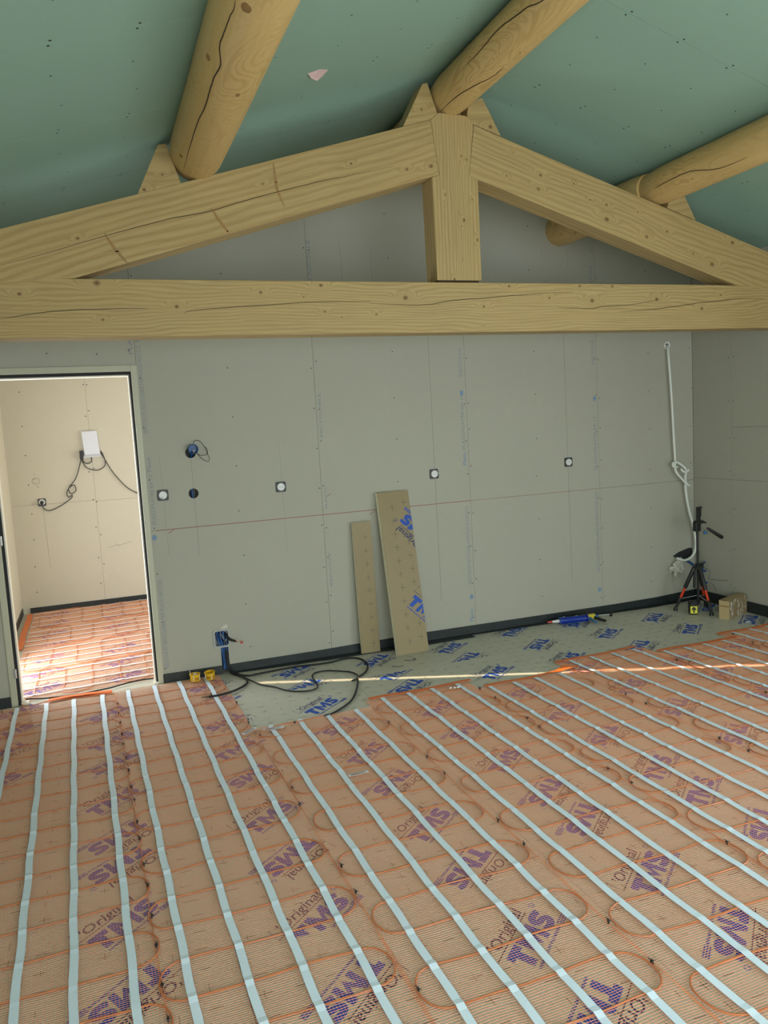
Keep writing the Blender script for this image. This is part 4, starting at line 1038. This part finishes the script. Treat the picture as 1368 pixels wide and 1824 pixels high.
# ------------------------------------------------------------------ leaning insulation boards
def leaning(name, label, bl, br, height_z, ytop, thk, xshift, dots, logos):
    """bl, br: front bottom corners on the floor; the board leans back to the wall"""
    o = thing(name, label, 'insulation board', ((bl[0]+br[0])/2, bl[1], 0))
    bl = Vector((*bl, 0.001)); br = Vector((*br, 0.001)); wd = (br-bl).length
    tl = Vector((bl.x+xshift, ytop, height_z)); U = (br-bl).normalized(); V0 = tl-bl; V0 -= U*V0.dot(U); 
    L = (tl-bl).length; V = (tl-bl).normalized(); N = U.cross(V).normalized()
    if N.y > 0: N = -N
    V = N.cross(U) if N.cross(U).dot(V) > 0 else U.cross(N)
    sk = (tl-bl).dot(U)/ (tl-bl).dot(V)     # sideways lean of the board
    a = math.atan(sk); U2 = U*math.cos(a)-V*math.sin(a); V2 = U*math.sin(a)+V*math.cos(a)
    # turned in its own plane and resting on its lower corner
    def at(u, v, d=0): return bl+U2*u+V2*v-N*d
    L = (tl-bl).length
    drop = min(0, at(wd, 0).z-.001)
    sft = Vector((0, 0, -drop+.0005))
    P = lambda u, v, d=0: tuple(at(u, v, d)+sft)
    m = MB(); q = [P(0,0,.0012), P(wd,0,.0012), P(wd,L,.0012), P(0,L,.0012), P(0,0,thk), P(wd,0,thk), P(wd,L,thk), P(0,L,thk)]
    m.add(q, [(0,1,2,3),(7,6,5,4),(0,4,5,1),(1,5,6,2),(2,6,7,3),(3,7,4,0)]); obj('foam_core', m, 'foam', o, recalc=True)
    m = MB(); q = [P(0,0,0), P(wd,0,0), P(wd,L,0), P(0,L,0), P(0,0,.0011), P(wd,0,.0011), P(wd,L,.0011), P(0,L,.0011)]
    m.add(q, [(0,1,2,3),(7,6,5,4),(0,4,5,1),(1,5,6,2),(2,6,7,3),(3,7,4,0)]); face = obj('kraft_facing', m, 'kraft', o, recalc=True)
    m = MB()
    for u, v in dots:
        ax, ay = random.uniform(.016, .024), random.uniform(.018, .026)
        m.ribbon([P(u-ax, v+random.uniform(-.002, .002), -.0003), P(u+ax, v, -.0003)], .0028, N, .0002); m.ribbon([P(u, v-ay, -.0003), P(u+random.uniform(-.002, .002), v+ay, -.0003)], .0028, N, .0002)
    obj('grid_marks', m, 'cross', o)
    for u, v, ang in logos:
        me = LOGO.copy(); bm = bmesh.new(); bm.from_mesh(me); bmesh.ops.transform(bm, matrix=Matrix.Translation((u, v, 0)) @ Matrix.Rotation(ang, 4, 'Z'), verts=bm.verts)
        for co, no in (((wd-.001, 0, 0), (1, 0, 0)), ((.001, 0, 0), (-1, 0, 0)), ((0, L, 0), (0, 1, 0)), ((0, 0, 0), (0, -1, 0))):
            bmesh.ops.bisect_plane(bm, geom=bm.verts[:]+bm.edges[:]+bm.faces[:], plane_co=co, plane_no=no, clear_outer=True)
        B = Matrix((U2, V2, N)).transposed().to_4x4(); B.translation = at(0, 0)+sft+N*.0008-o.location
        bmesh.ops.transform(bm, matrix=B, verts=bm.verts); bm.to_mesh(me); bm.free()
        ob = bpy.data.objects.new('printed_logo', me); COL.objects.link(ob); ob.parent = o
    return o
leaning('leaning_board', 'narrow brown insulation board leaning on the grey wall, the shorter of the two', (1.761, 5.462), (1.906, 5.458), .985, 5.505, .022, -.004,
        [(.095, .07+i*.1) for i in range(9)], [])
leaning('leaning_board', 'tall brown insulation board with cut blue lettering leaning on the grey wall', (1.978, 5.281), (2.232, 5.296), 1.190, 5.495, .040, -.016,
        [(.108, .09+i*.1) for i in range(11)]+[(.208, v) for v in (.11, .21, .52, .62, .72, .82, .92, 1.12)], [(.272, .298, -math.radians(46)), (.273, .912, PI-math.radians(46))])

# ------------------------------------------------------------------ caulking gun
def caulk():
    A0, B0 = Vector((3.335, 5.425, .032)), Vector((3.905, 5.330, .034)); d = (B0-A0).normalized(); L = (B0-A0).length
    sd = d.cross(Vector((0, 0, 1))).normalized()
    o = thing('caulking_gun', 'blue caulking gun with a cartridge lying on the bare boards by the wall', 'caulking gun', ((A0.x+B0.x)/2, (A0.y+B0.y)/2, 0))
    P = lambda t, s_=0, h=0: tuple(A0+d*t+sd*s_+Vector((0, 0, h)))
    m = MB(); m.tube([P(0), P(.004), P(.035), P(.038)], [.006, .0085, .0095, .0095], 12); obj('nozzle_cap', m, 'redcap', o, smooth=True)
    m = MB(); m.tube([P(.037), P(.10)], [.0085, .014], 14); obj('nozzle', m, 'white', o, smooth=True)
    m = MB(); m.tube([P(.098), P(.102), P(.165), P(.172), P(.33), P(.335)], [.024, .028, .028, .026, .026, .020], 20); obj('cartridge', m, 'gun_blue', o, smooth=True)
    m = MB(); m.tube([P(.335), P(.345)], .030, 18); m.box((0,0,0),(0,0,0)); obj('end_plate', m, 'gun_blue', o)
    m = MB()
    m.tube([P(.165, 0, -.027), P(.34, 0, -.027)], .003, 6); m.tube([P(.100, .0), P(.104, 0)], .0300, 18); obj('cradle', m, 'gun_teal', o)
    for (t, s_, hh) in ((.135, -.012, .023), (.245, -.014, .021), (.205, -.02, .014)):
        m = MB(); m.prism_xy([P(t, s_, hh)[:2], P(t+.022, s_, hh)[:2], P(t+.026, s_-.010, hh)[:2], P(t+.006, s_-.010, hh)[:2]], .032+hh+.002, .032+hh+.004); obj('sticker', m, 'white', o)
    m = MB(); q = [P(.345,-.014,.027), P(.405,-.014,.030), P(.428,-.012,.004), P(.428,-.012,-.004), P(.350,-.014,-.006), P(.345,.014,.027), P(.405,.014,.030), P(.428,.012,.004), P(.428,.012,-.004), P(.350,.014,-.006)]
    m.add(q, [(0,1,2,3,4),(9,8,7,6,5),(0,5,6,1),(1,6,7,2),(2,7,8,3),(3,8,9,4),(4,9,5,0)]); obj('body', m, plain('yellow_body', (.62, .50, .03), .4), o, recalc=True, bevel=.002)
    m = MB(); m.tube(smooth_path([P(.362, .010, .0), P(.366, .045, -.010), P(.378, .095, -.018)], 4), [.012]*5+[.010]*4, 8); obj('trigger', m, 'gun_teal', o, smooth=True)
    m = MB(); m.tube(smooth_path([P(.405, .010, 0), P(.432, .045, -.010), P(.462, .085, -.017)], 4), [.014]*5+[.012]*4, 8); obj('handle', m, 'black', o, smooth=True)
    m = MB(); m.tube([P(.40, -.008, .012), P(.428, .025, .008)], .013, 8); obj('handle_root', m, 'gun_teal', o, smooth=True)
    m = MB(); m.tube([P(.42, 0, .012), P(.548, 0, .010)], .0035, 8); obj('rod', m, 'steel', o, smooth=True)
    m = MB(); m.tube([P(.545, 0, .010), P(.556, 0, .010)], .020, 14); obj('rod_pull', m, 'black', o)
caulk()

# ------------------------------------------------------------------ tripod, laser, box
def tripod():
    c = Vector((4.632, 5.175, 0)); o = thing('tripod', 'small black tripod with red leg sections in the room corner', 'tripod', tuple(c))
    m = MB(); m.tube([c+Vector((0,0,.055)), c+Vector((0,0,.70))], .0105, 12); obj('centre_column', m, 'black', o, smooth=True)
    m = MB(); m.tube([c+Vector((0,0,.055)), c+Vector((0,0,.10)), c+Vector((0,0,.101))], [.012, .016, .016], 10); obj('column_foot', m, 'black', o)
    m = MB(); m.lathe([(.016,.355),(.034,.362),(.036,.378),(.026,.392),(.016,.405)], (c.x, c.y, 0), 'z', 18)
    m.box((c.x+.030, c.y-.012, .362), (c.x+.050, c.y+.012, .400)); obj('leg_hub', m, 'black', o, smooth=True)
    feet = [Vector((4.489, 5.283, 0)), Vector((4.640, 4.985, 0)), Vector((4.78, 5.253, 0))]
    feet[1] = Vector((4.625, 4.990, 0))
    feet[1] = Vector((4.607, 4.999, 0)) + Vector((.055, .02, 0))*0
    for f in feet:
        d = (f-c); d.z = 0; dn = d.normalized(); top = c+dn*.026+Vector((0,0,.375)); bot = f+Vector((0,0,.016))
        L = lambda t: top.lerp(bot, t)
        leg = obj('leg', (lambda m: m.tube([L(0), L(.03), L(.47), L(.50)], [.014, .0165, .0165, .0135], 10))(MB()), 'black', o, smooth=True)
        obj('leg_section', (lambda m: m.tube([L(.49), L(.74)], .0108, 10))(MB()), 'red', leg, smooth=True)
        obj('leg_lock', (lambda m: m.tube([L(.725), L(.73), L(.80), L(.95)], [.0125, .014, .0125, .0105], 10))(MB()), 'black', leg, smooth=True)
        obj('foot', (lambda m: m.tube([L(.94), Vector((f.x, f.y, .020)), Vector((f.x, f.y, .0005))], [.010, .016, .018], 10))(MB()), 'black', leg, smooth=True)
        obj('brace', (lambda m: m.tube([c+Vector((0,0,.135)), L(.76)], .0028, 6))(MB()), 'steel', o)
    m = MB(); m.tube([c+Vector((-.030,.01,.20)), c+Vector((-.022,.01,.37))], .011, 8); obj('side_grip', m, 'black', o, smooth=True)
    m = MB(); m.box((c.x-.030, c.y-.020, .672), (c.x+.022, c.y+.022, .748)); m.box((c.x-.022, c.y-.026, .735), (c.x+.045, c.y+.026, .760)); obj('pan_head', m, 'black', o, bevel=.006)
    m = MB(); m.tube(smooth_path([c+Vector((.030,0,.752)), c+Vector((.056,-.004,.748)), c+Vector((.082,-.008,.735))], 4), [.010]*5+[.007]*4, 8); obj('clamp_lever', m, 'black', o, smooth=True)
    m = MB(); m.tube([c+Vector((.02,-.01,.715)), c+Vector((.075,-.03,.688))], .0032, 6); obj('handle_rod', m, 'steel', o)
    m = MB(); m.tube([c+Vector((.070,-.03,.694)), c+Vector((.080,-.033,.690)), c+Vector((.185,-.07,.612)), c+Vector((.195,-.073,.606))], [.007, .011, .016, .011], 10); obj('pan_handle', m, 'black', o, smooth=True)
    m = MB(); m.lathe([(.001,.642),(.014,.646),(.016,.658),(.014,.670),(.001,.674)], (c.x+.062, c.y-.02, 0), 'z', 12); obj('bubble_knob', m, 'blue_box', o, smooth=True)
    m = MB(); m.box((c.x-.006, c.y-.008, .755), (c.x+.030, c.y+.008, .868)); m.box((c.x-.016, c.y-.018, .796), (c.x+.028, c.y-.006, .872)); m.box((c.x-.016, c.y-.030, .866), (c.x+.028, c.y-.006, .876)); m.box((c.x-.016, c.y-.030, .796), (c.x+.010, c.y-.006, .802)); obj('phone_clamp', m, 'black', o, bevel=.002)
tripod()
lx, ly = 4.527, 5.118
o = thing('laser_level', 'black cross line laser with a yellow arrow label on the floor by the tripod', 'laser level', (lx, ly, 0)); o.rotation_euler = (0, 0, -.50)
def addl(name, m, mat, **k):
    ob = obj(name, m, mat, None, **k); ob.parent = o
m = MB(); m.box((-.033, -.028, .0005), (.033, .035, .112)); addl('housing', m, 'black', bevel=.008)
m = MB(); m.box((-.024, -.0296, .078), (.024, -.0275, .106)); addl('laser_window', m, 'lens')
m = MB(); m.box((-.027, -.0300, .012), (.027, -.0285, .072)); addl('yellow_label', m, plain('yellow_label', (.75, .72, .04), .5))
m = MB(); m.prism_xz([(-.006,.018),(.006,.018),(.006,.042),(.019,.040),(.014,.056),(.004,.066),(-.004,.066),(-.014,.056),(-.019,.040),(-.006,.042)], -.0312, -.0301); addl('arrow_symbol', m, 'black', recalc=True)
# cardboard box
o = thing('cardboard_box', 'small scuffed cardboard box on the floor against the right wall strip', 'box', (4.75, 4.93, 0))
A0, B0, C0 = Vector((4.592, 4.900, 0)), Vector((4.621, 4.822, 0)), Vector((4.912, 4.934, 0)); D0 = A0+C0-B0; D0 = Vector((4.883, 5.012, 0))
def mkbox():
    t = NT('cardboard'); co = t.coord(); f = t.noise(co, 30, 4); g = t.noise(t.map(co, scale=(1.0, 1.0, .45)), 48, 3, .6)
    c = t.mix(f, (.22, .155, .07), (.32, .235, .115)); c = t.mix(t.math('MULTIPLY', t.ramp(g, [(.54, (0, 0, 0)), (.60, (1, 1, 1))]), .80), c, (.66, .65, .60))
    t.color(c); t.b.inputs['Roughness'].default_value = .8; return t.m
h = .150
m = MB(); m.add([(*p.xy, .0005) for p in (B0, C0, D0, A0)]+[(*p.xy, h) for p in (B0, C0, D0, A0)], [(0,3,2,1),(0,1,5,4),(1,2,6,5),(2,3,7,6)]); mb_ = mkbox(); obj('side_walls', m, mb_, o)
m = MB(); m.add([(*p.xy, .0005) for p in (A0, B0)]+[(*p.xy, h) for p in (B0, A0)], [(0,1,2,3)]); e_ = (A0-B0).normalized()*0; obj('end_wall', m, plain('card_plain', (.50, .38, .20), .8, var=.06), o, recalc=True)
m = MB(); cA, cB, cC, cD = A0, B0, C0, D0
mid1, mid2 = (cA+cB)/2, (cC+cD)/2
m.add([(*p.xy, h+.0015+dz) for p, dz in ((cB, 0), (cC, 0), (mid2, .004), (mid1, .004))], [(0,1,2,3)]); m.add([(*p.xy, h+.0015+dz) for p, dz in ((mid1, .003), (mid2, .003), (cD, 0), (cA, 0))], [(0,1,2,3)]); obj('top_flaps', m, plain('card_top', (.40, .30, .16), .8, var=.1), o)
m = MB(); dn = (B0-A0).normalized(); nn = Vector((dn.y, -dn.x, 0)); nn = -nn if nn.x > 0 else nn
p0, p1 = A0+dn*.002+nn*.0006, B0-dn*.002+nn*.0006
m.add([(*p0.xy, .100), (*p1.xy, .100), (*p1.xy, .112), (*p0.xy, .112)], [(0,1,2,3)]); obj('packing_tape', m, plain('brown_tape', (.33, .22, .09), .4), o, recalc=True)

# ------------------------------------------------------------------ white hose and the corner wall opening
o = thing('flexible_hose', 'white flexible hose hanging knotted from a wall hole down to the tripod corner', 'hose', (4.66, YB, 1.2))
hp = [(4.655, YB+.04, 2.222), (4.658, YB-.01, 2.216), (4.645, 5.508, 2.19), (4.640, 5.498, 2.137), (4.650, 5.495, 1.982), (4.665, 5.495, 1.749), (4.676, 5.495, 1.514), (4.690, 5.495, 1.253)]
m = MB(); m.tube(smooth_path(hp, 6), .0098, 10); obj('hose', m, 'duct', o, smooth=True)
hk = [(4.690,5.495,1.253),(4.680,5.486,1.205),(4.674,5.474,1.170),(4.690,5.468,1.130),(4.722,5.462,1.095),(4.760,5.465,1.058),(4.800,5.470,1.028),(4.822,5.476,1.022)]
m = MB(); m.tube(smooth_path(hk, 6), .0098, 10); obj('hose', m, 'duct', o, smooth=True)
hk = [(4.690,5.470,1.192),(4.664,5.462,1.190),(4.642,5.466,1.205),(4.650,5.474,1.226),(4.690,5.470,1.230),(4.735,5.462,1.202),(4.770,5.458,1.168),(4.784,5.470,1.135),(4.782,5.480,1.092),(4.796,5.486,1.05),(4.822,5.484,1.020)]
m = MB(); m.tube(smooth_path(hk, 6), .0098, 10); obj('hose', m, 'duct', o, smooth=True)
m = MB(); m.tube(smooth_path([(4.715,5.455,1.175),(4.735,5.45,1.150),(4.765,5.448,1.145),(4.792,5.448,1.160)], 5), .0098, 10); obj('hose_end', m, 'duct', o, smooth=True)
m = MB(); m.tube([(4.792,5.448,1.1595),(4.7935,5.448,1.1605)], .0075, 10); m.tube([(4.776,5.442,1.121),(4.777,5.441,1.121)], .006, 8); obj('hose_bore', m, 'black', o)
hk = [(4.786,5.48,1.060),(4.790,5.487,1.0),(4.806,5.49,.90),(4.830,5.49,.79),(4.860,5.488,.69),(4.880,5.486,.60),(4.888,5.482,.50),(4.868,5.478,.430),(4.815,5.470,.388),(4.745,5.468,.375),(4.680,5.480,.400)]
m = MB(); m.tube(smooth_path(hk, 6), .0105, 10); obj('hose', m, 'duct', o, smooth=True)
m = MB(); m.tube([(4.664+.024*math.cos(a), YB-.003, 2.222+.028*math.sin(a)) for a in [k*PI/9 for k in range(18)]], .0065, 7, True); obj('hole_collar', m, 'duct', o, smooth=True)
o = thing('corner_wall_opening', 'dark wall opening behind the tripod with wool and blue conduit spilling out', 'wall opening', (4.78, YB, .38))
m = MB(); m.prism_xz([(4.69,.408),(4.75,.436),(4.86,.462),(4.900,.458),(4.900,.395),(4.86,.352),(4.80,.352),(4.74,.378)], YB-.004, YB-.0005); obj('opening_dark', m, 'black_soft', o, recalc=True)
rw_ = random.Random(4)
m = MB()
for i in range(26):
    c = Vector((4.725+rw_.gauss(0, .028), YB-.030+rw_.gauss(0, .012), .318+rw_.gauss(0, .026)))
    m.tube(smooth_path([c, c+Vector((rw_.gauss(0,.02), rw_.gauss(0,.01), rw_.gauss(0,.02))), c+Vector((rw_.gauss(0,.025), rw_.gauss(0,.01), -.02+rw_.gauss(0,.02)))], 3), rw_.uniform(.006, .014), 6)
wo = obj('mineral_wool', m, 'wool', o, smooth=True)
m = MB(); m.tube(smooth_path([(4.77,YB+.0,.372),(4.80,YB-.03,.362),(4.85,YB-.04,.335),(4.885,YB-.05,.30)], 4), .0095, 9); obj('conduit_tube', m, 'blue', o, smooth=True)
o = thing('wall_conduits', 'blue conduit stubs and loose wires low on the right wall behind the tripod', 'conduit', (XR, 5.35, .2))
m = MB(); m.tube(smooth_path([(XR,5.42,.345),(XR-.04,5.40,.340),(XR-.055,5.39,.305),(XR-.035,5.40,.275),(XR,5.41,.27)], 4), .0080, 8); obj('conduit_tube', m, 'blue', o, smooth=True)
m = MB(); m.tube(smooth_path([(XR,5.47,.150),(XR-.05,5.40,.155),(XR-.075,5.32,.190)], 4), .010, 9); obj('conduit_tube', m, 'blue', o, smooth=True)
m = MB(); m.tube(smooth_path([(XR-.05,5.38,.31),(XR-.03,5.33,.28),(XR-.06,5.31,.22),(XR-.03,5.28,.215),(XR-.01,5.15,.225)], 4), .0014, 5); m.tube(smooth_path([(XR-.06,5.31,.20),(XR-.04,5.27,.16),(XR-.05,5.24,.12)], 4), .0014, 5); obj('wire', m, 'dark_grey', o)

# ------------------------------------------------------------------ router, socket and cords in the adjoining room
o = thing('network_box', 'thin white network box mounted on the cream wall beyond the doorway', 'network box', (.02, YH, 1.65))
netbox = o
m = MB(); vs = [(-.062,YH-.022,1.792),(.085,YH-.022,1.795),(.098,YH-.030,1.560),(-.050,YH-.030,1.556)]; vs2 = [(x, YH-.004, z_) for x, y, z_ in vs]
m.add(vs+vs2, [(0,1,2,3),(7,6,5,4),(0,4,5,1),(1,5,6,2),(2,6,7,3),(3,7,4,0)]); obj('housing', m, plain('router_white', (.74, .78, .86), .35), o, recalc=True)
m = MB(); vs = [(-.050,YH-.030,1.558),(.098,YH-.030,1.562),(.106,YH-.062,1.538),(-.066,YH-.062,1.532)]; m.add(vs+[(x, y, z_-.004) for x, y, z_ in vs], [(0,1,2,3),(7,6,5,4),(0,4,5,1),(1,5,6,2),(2,6,7,3),(3,7,4,0)]); obj('base_lip', m, plain('router_lip', (.74, .78, .86), .35), o, recalc=True)
m = MB(); m.tube([(.018+.012*math.cos(a), YH-.0245, 1.70+.012*math.sin(a)) for a in [k*PI/8 for k in range(16)]], .0008, 4, True); m.lathe([(.003,YH-.032),(.003,YH-.030)], (.028, 0, 1.583), 'y', 8); obj('status_lamp', m, 'grey_plastic', o)
m = MB(); m.box((-.098, YH-.045, 1.515), (-.062, YH-.005, 1.600)); obj('power_adapter', m, 'black', netbox, bevel=.004)
z_ = 0
def fc(label, pts, r=.0042):
    c_ = cable('cord', None, [(x, YH-.012, zz) for x, zz in pts], r, 'dark_grey', parent=netbox); c_['label'] = label
fc('dark cord with a wound loop from the network box down to the wall plug', [(-.085,1.52),(-.110,1.45),(-.132,1.381),(-.165,1.313),(-.222,1.246),(-.233,1.205),(-.209,1.174),(-.166,1.205),(-.180,1.262),(-.229,1.233),(-.255,1.178),(-.238,1.141),(-.207,1.160),(-.219,1.128),(-.311,1.067),(-.406,1.026),(-.455,1.028),(-.485,1.056),(-.490,1.098)])
fc('dark cord from the network box running right behind the door frame', [(.102,1.578),(.141,1.490),(.198,1.371),(.271,1.264),(.346,1.179),(.50,1.06),(.56,.8),(.58,.3),(.60,.02)])
fc('dark cord hanging in a wide loop below the network box', [(-.083,1.515),(-.053,1.437),(.011,1.402),(.075,1.397),(.130,1.433),(.138,1.490),(.118,1.562),(.100,1.590)])
fc('dark cord hanging in a small loop below the network box', [(-.080,1.525),(-.060,1.480),(-.023,1.468),(.010,1.491),(.008,1.530)])
o = thing('plug_socket', 'dark framed socket with a black plug on the cream wall of the adjoining room', 'socket', (-.493, YH, 1.112))
m = MB(); m.prism_xz(rounded(-.531, 1.072, -.455, 1.148, .012), YH-.006, YH-.0005); obj('mounting_plate', m, 'dark_grey', o, recalc=True)
m = MB(); m.lathe([(.028, YH-.013), (.030, YH-.010), (.030, YH-.004)], (-.493, 0, 1.112), 'y', 24); obj('socket_face', m, 'white', o, recalc=True)
m = MB(); m.tube([(-.493,YH-.012,1.110),(-.493,YH-.045,1.108),(-.492,YH-.048,1.085)], [.018,.016,.010], 12); obj('plug', m, 'black', o, smooth=True)

# scraps
m = MB()
for x, y in ((2.015, 4.41), (2.035, 4.405), (2.05, 4.415), (1.99, 4.418)):
    m.box((x, y, .012), (x+.014, y+.008, .020))
tag(obj('white_crumbs', m, 'white'), 'white crumbs of foam between two orange end strips', 'debris')
m = MB(); m.prism_xy([(4.66,4.70),(4.72,4.72),(4.71,4.69),(4.67,4.675)], .001, .006); tag(obj('white_scrap', m, 'white'), 'white scrap on the boards right of the cardboard box', 'debris')
for pts, lb_ in (([(1.98,5.16,.003),(2.02,5.12,.006),(2.06,5.14,.004),(2.05,5.17,.003)], 'dark wire offcut on the boards in front of the tall leaning board'), ([(1.85,5.08,.003),(1.89,5.03,.005),(1.93,5.05,.003)], 'curled dark offcut on the boards below the short leaning board')):
    cable('wire_offcut', lb_, pts, .0018, 'black_soft', 'offcut', 5)
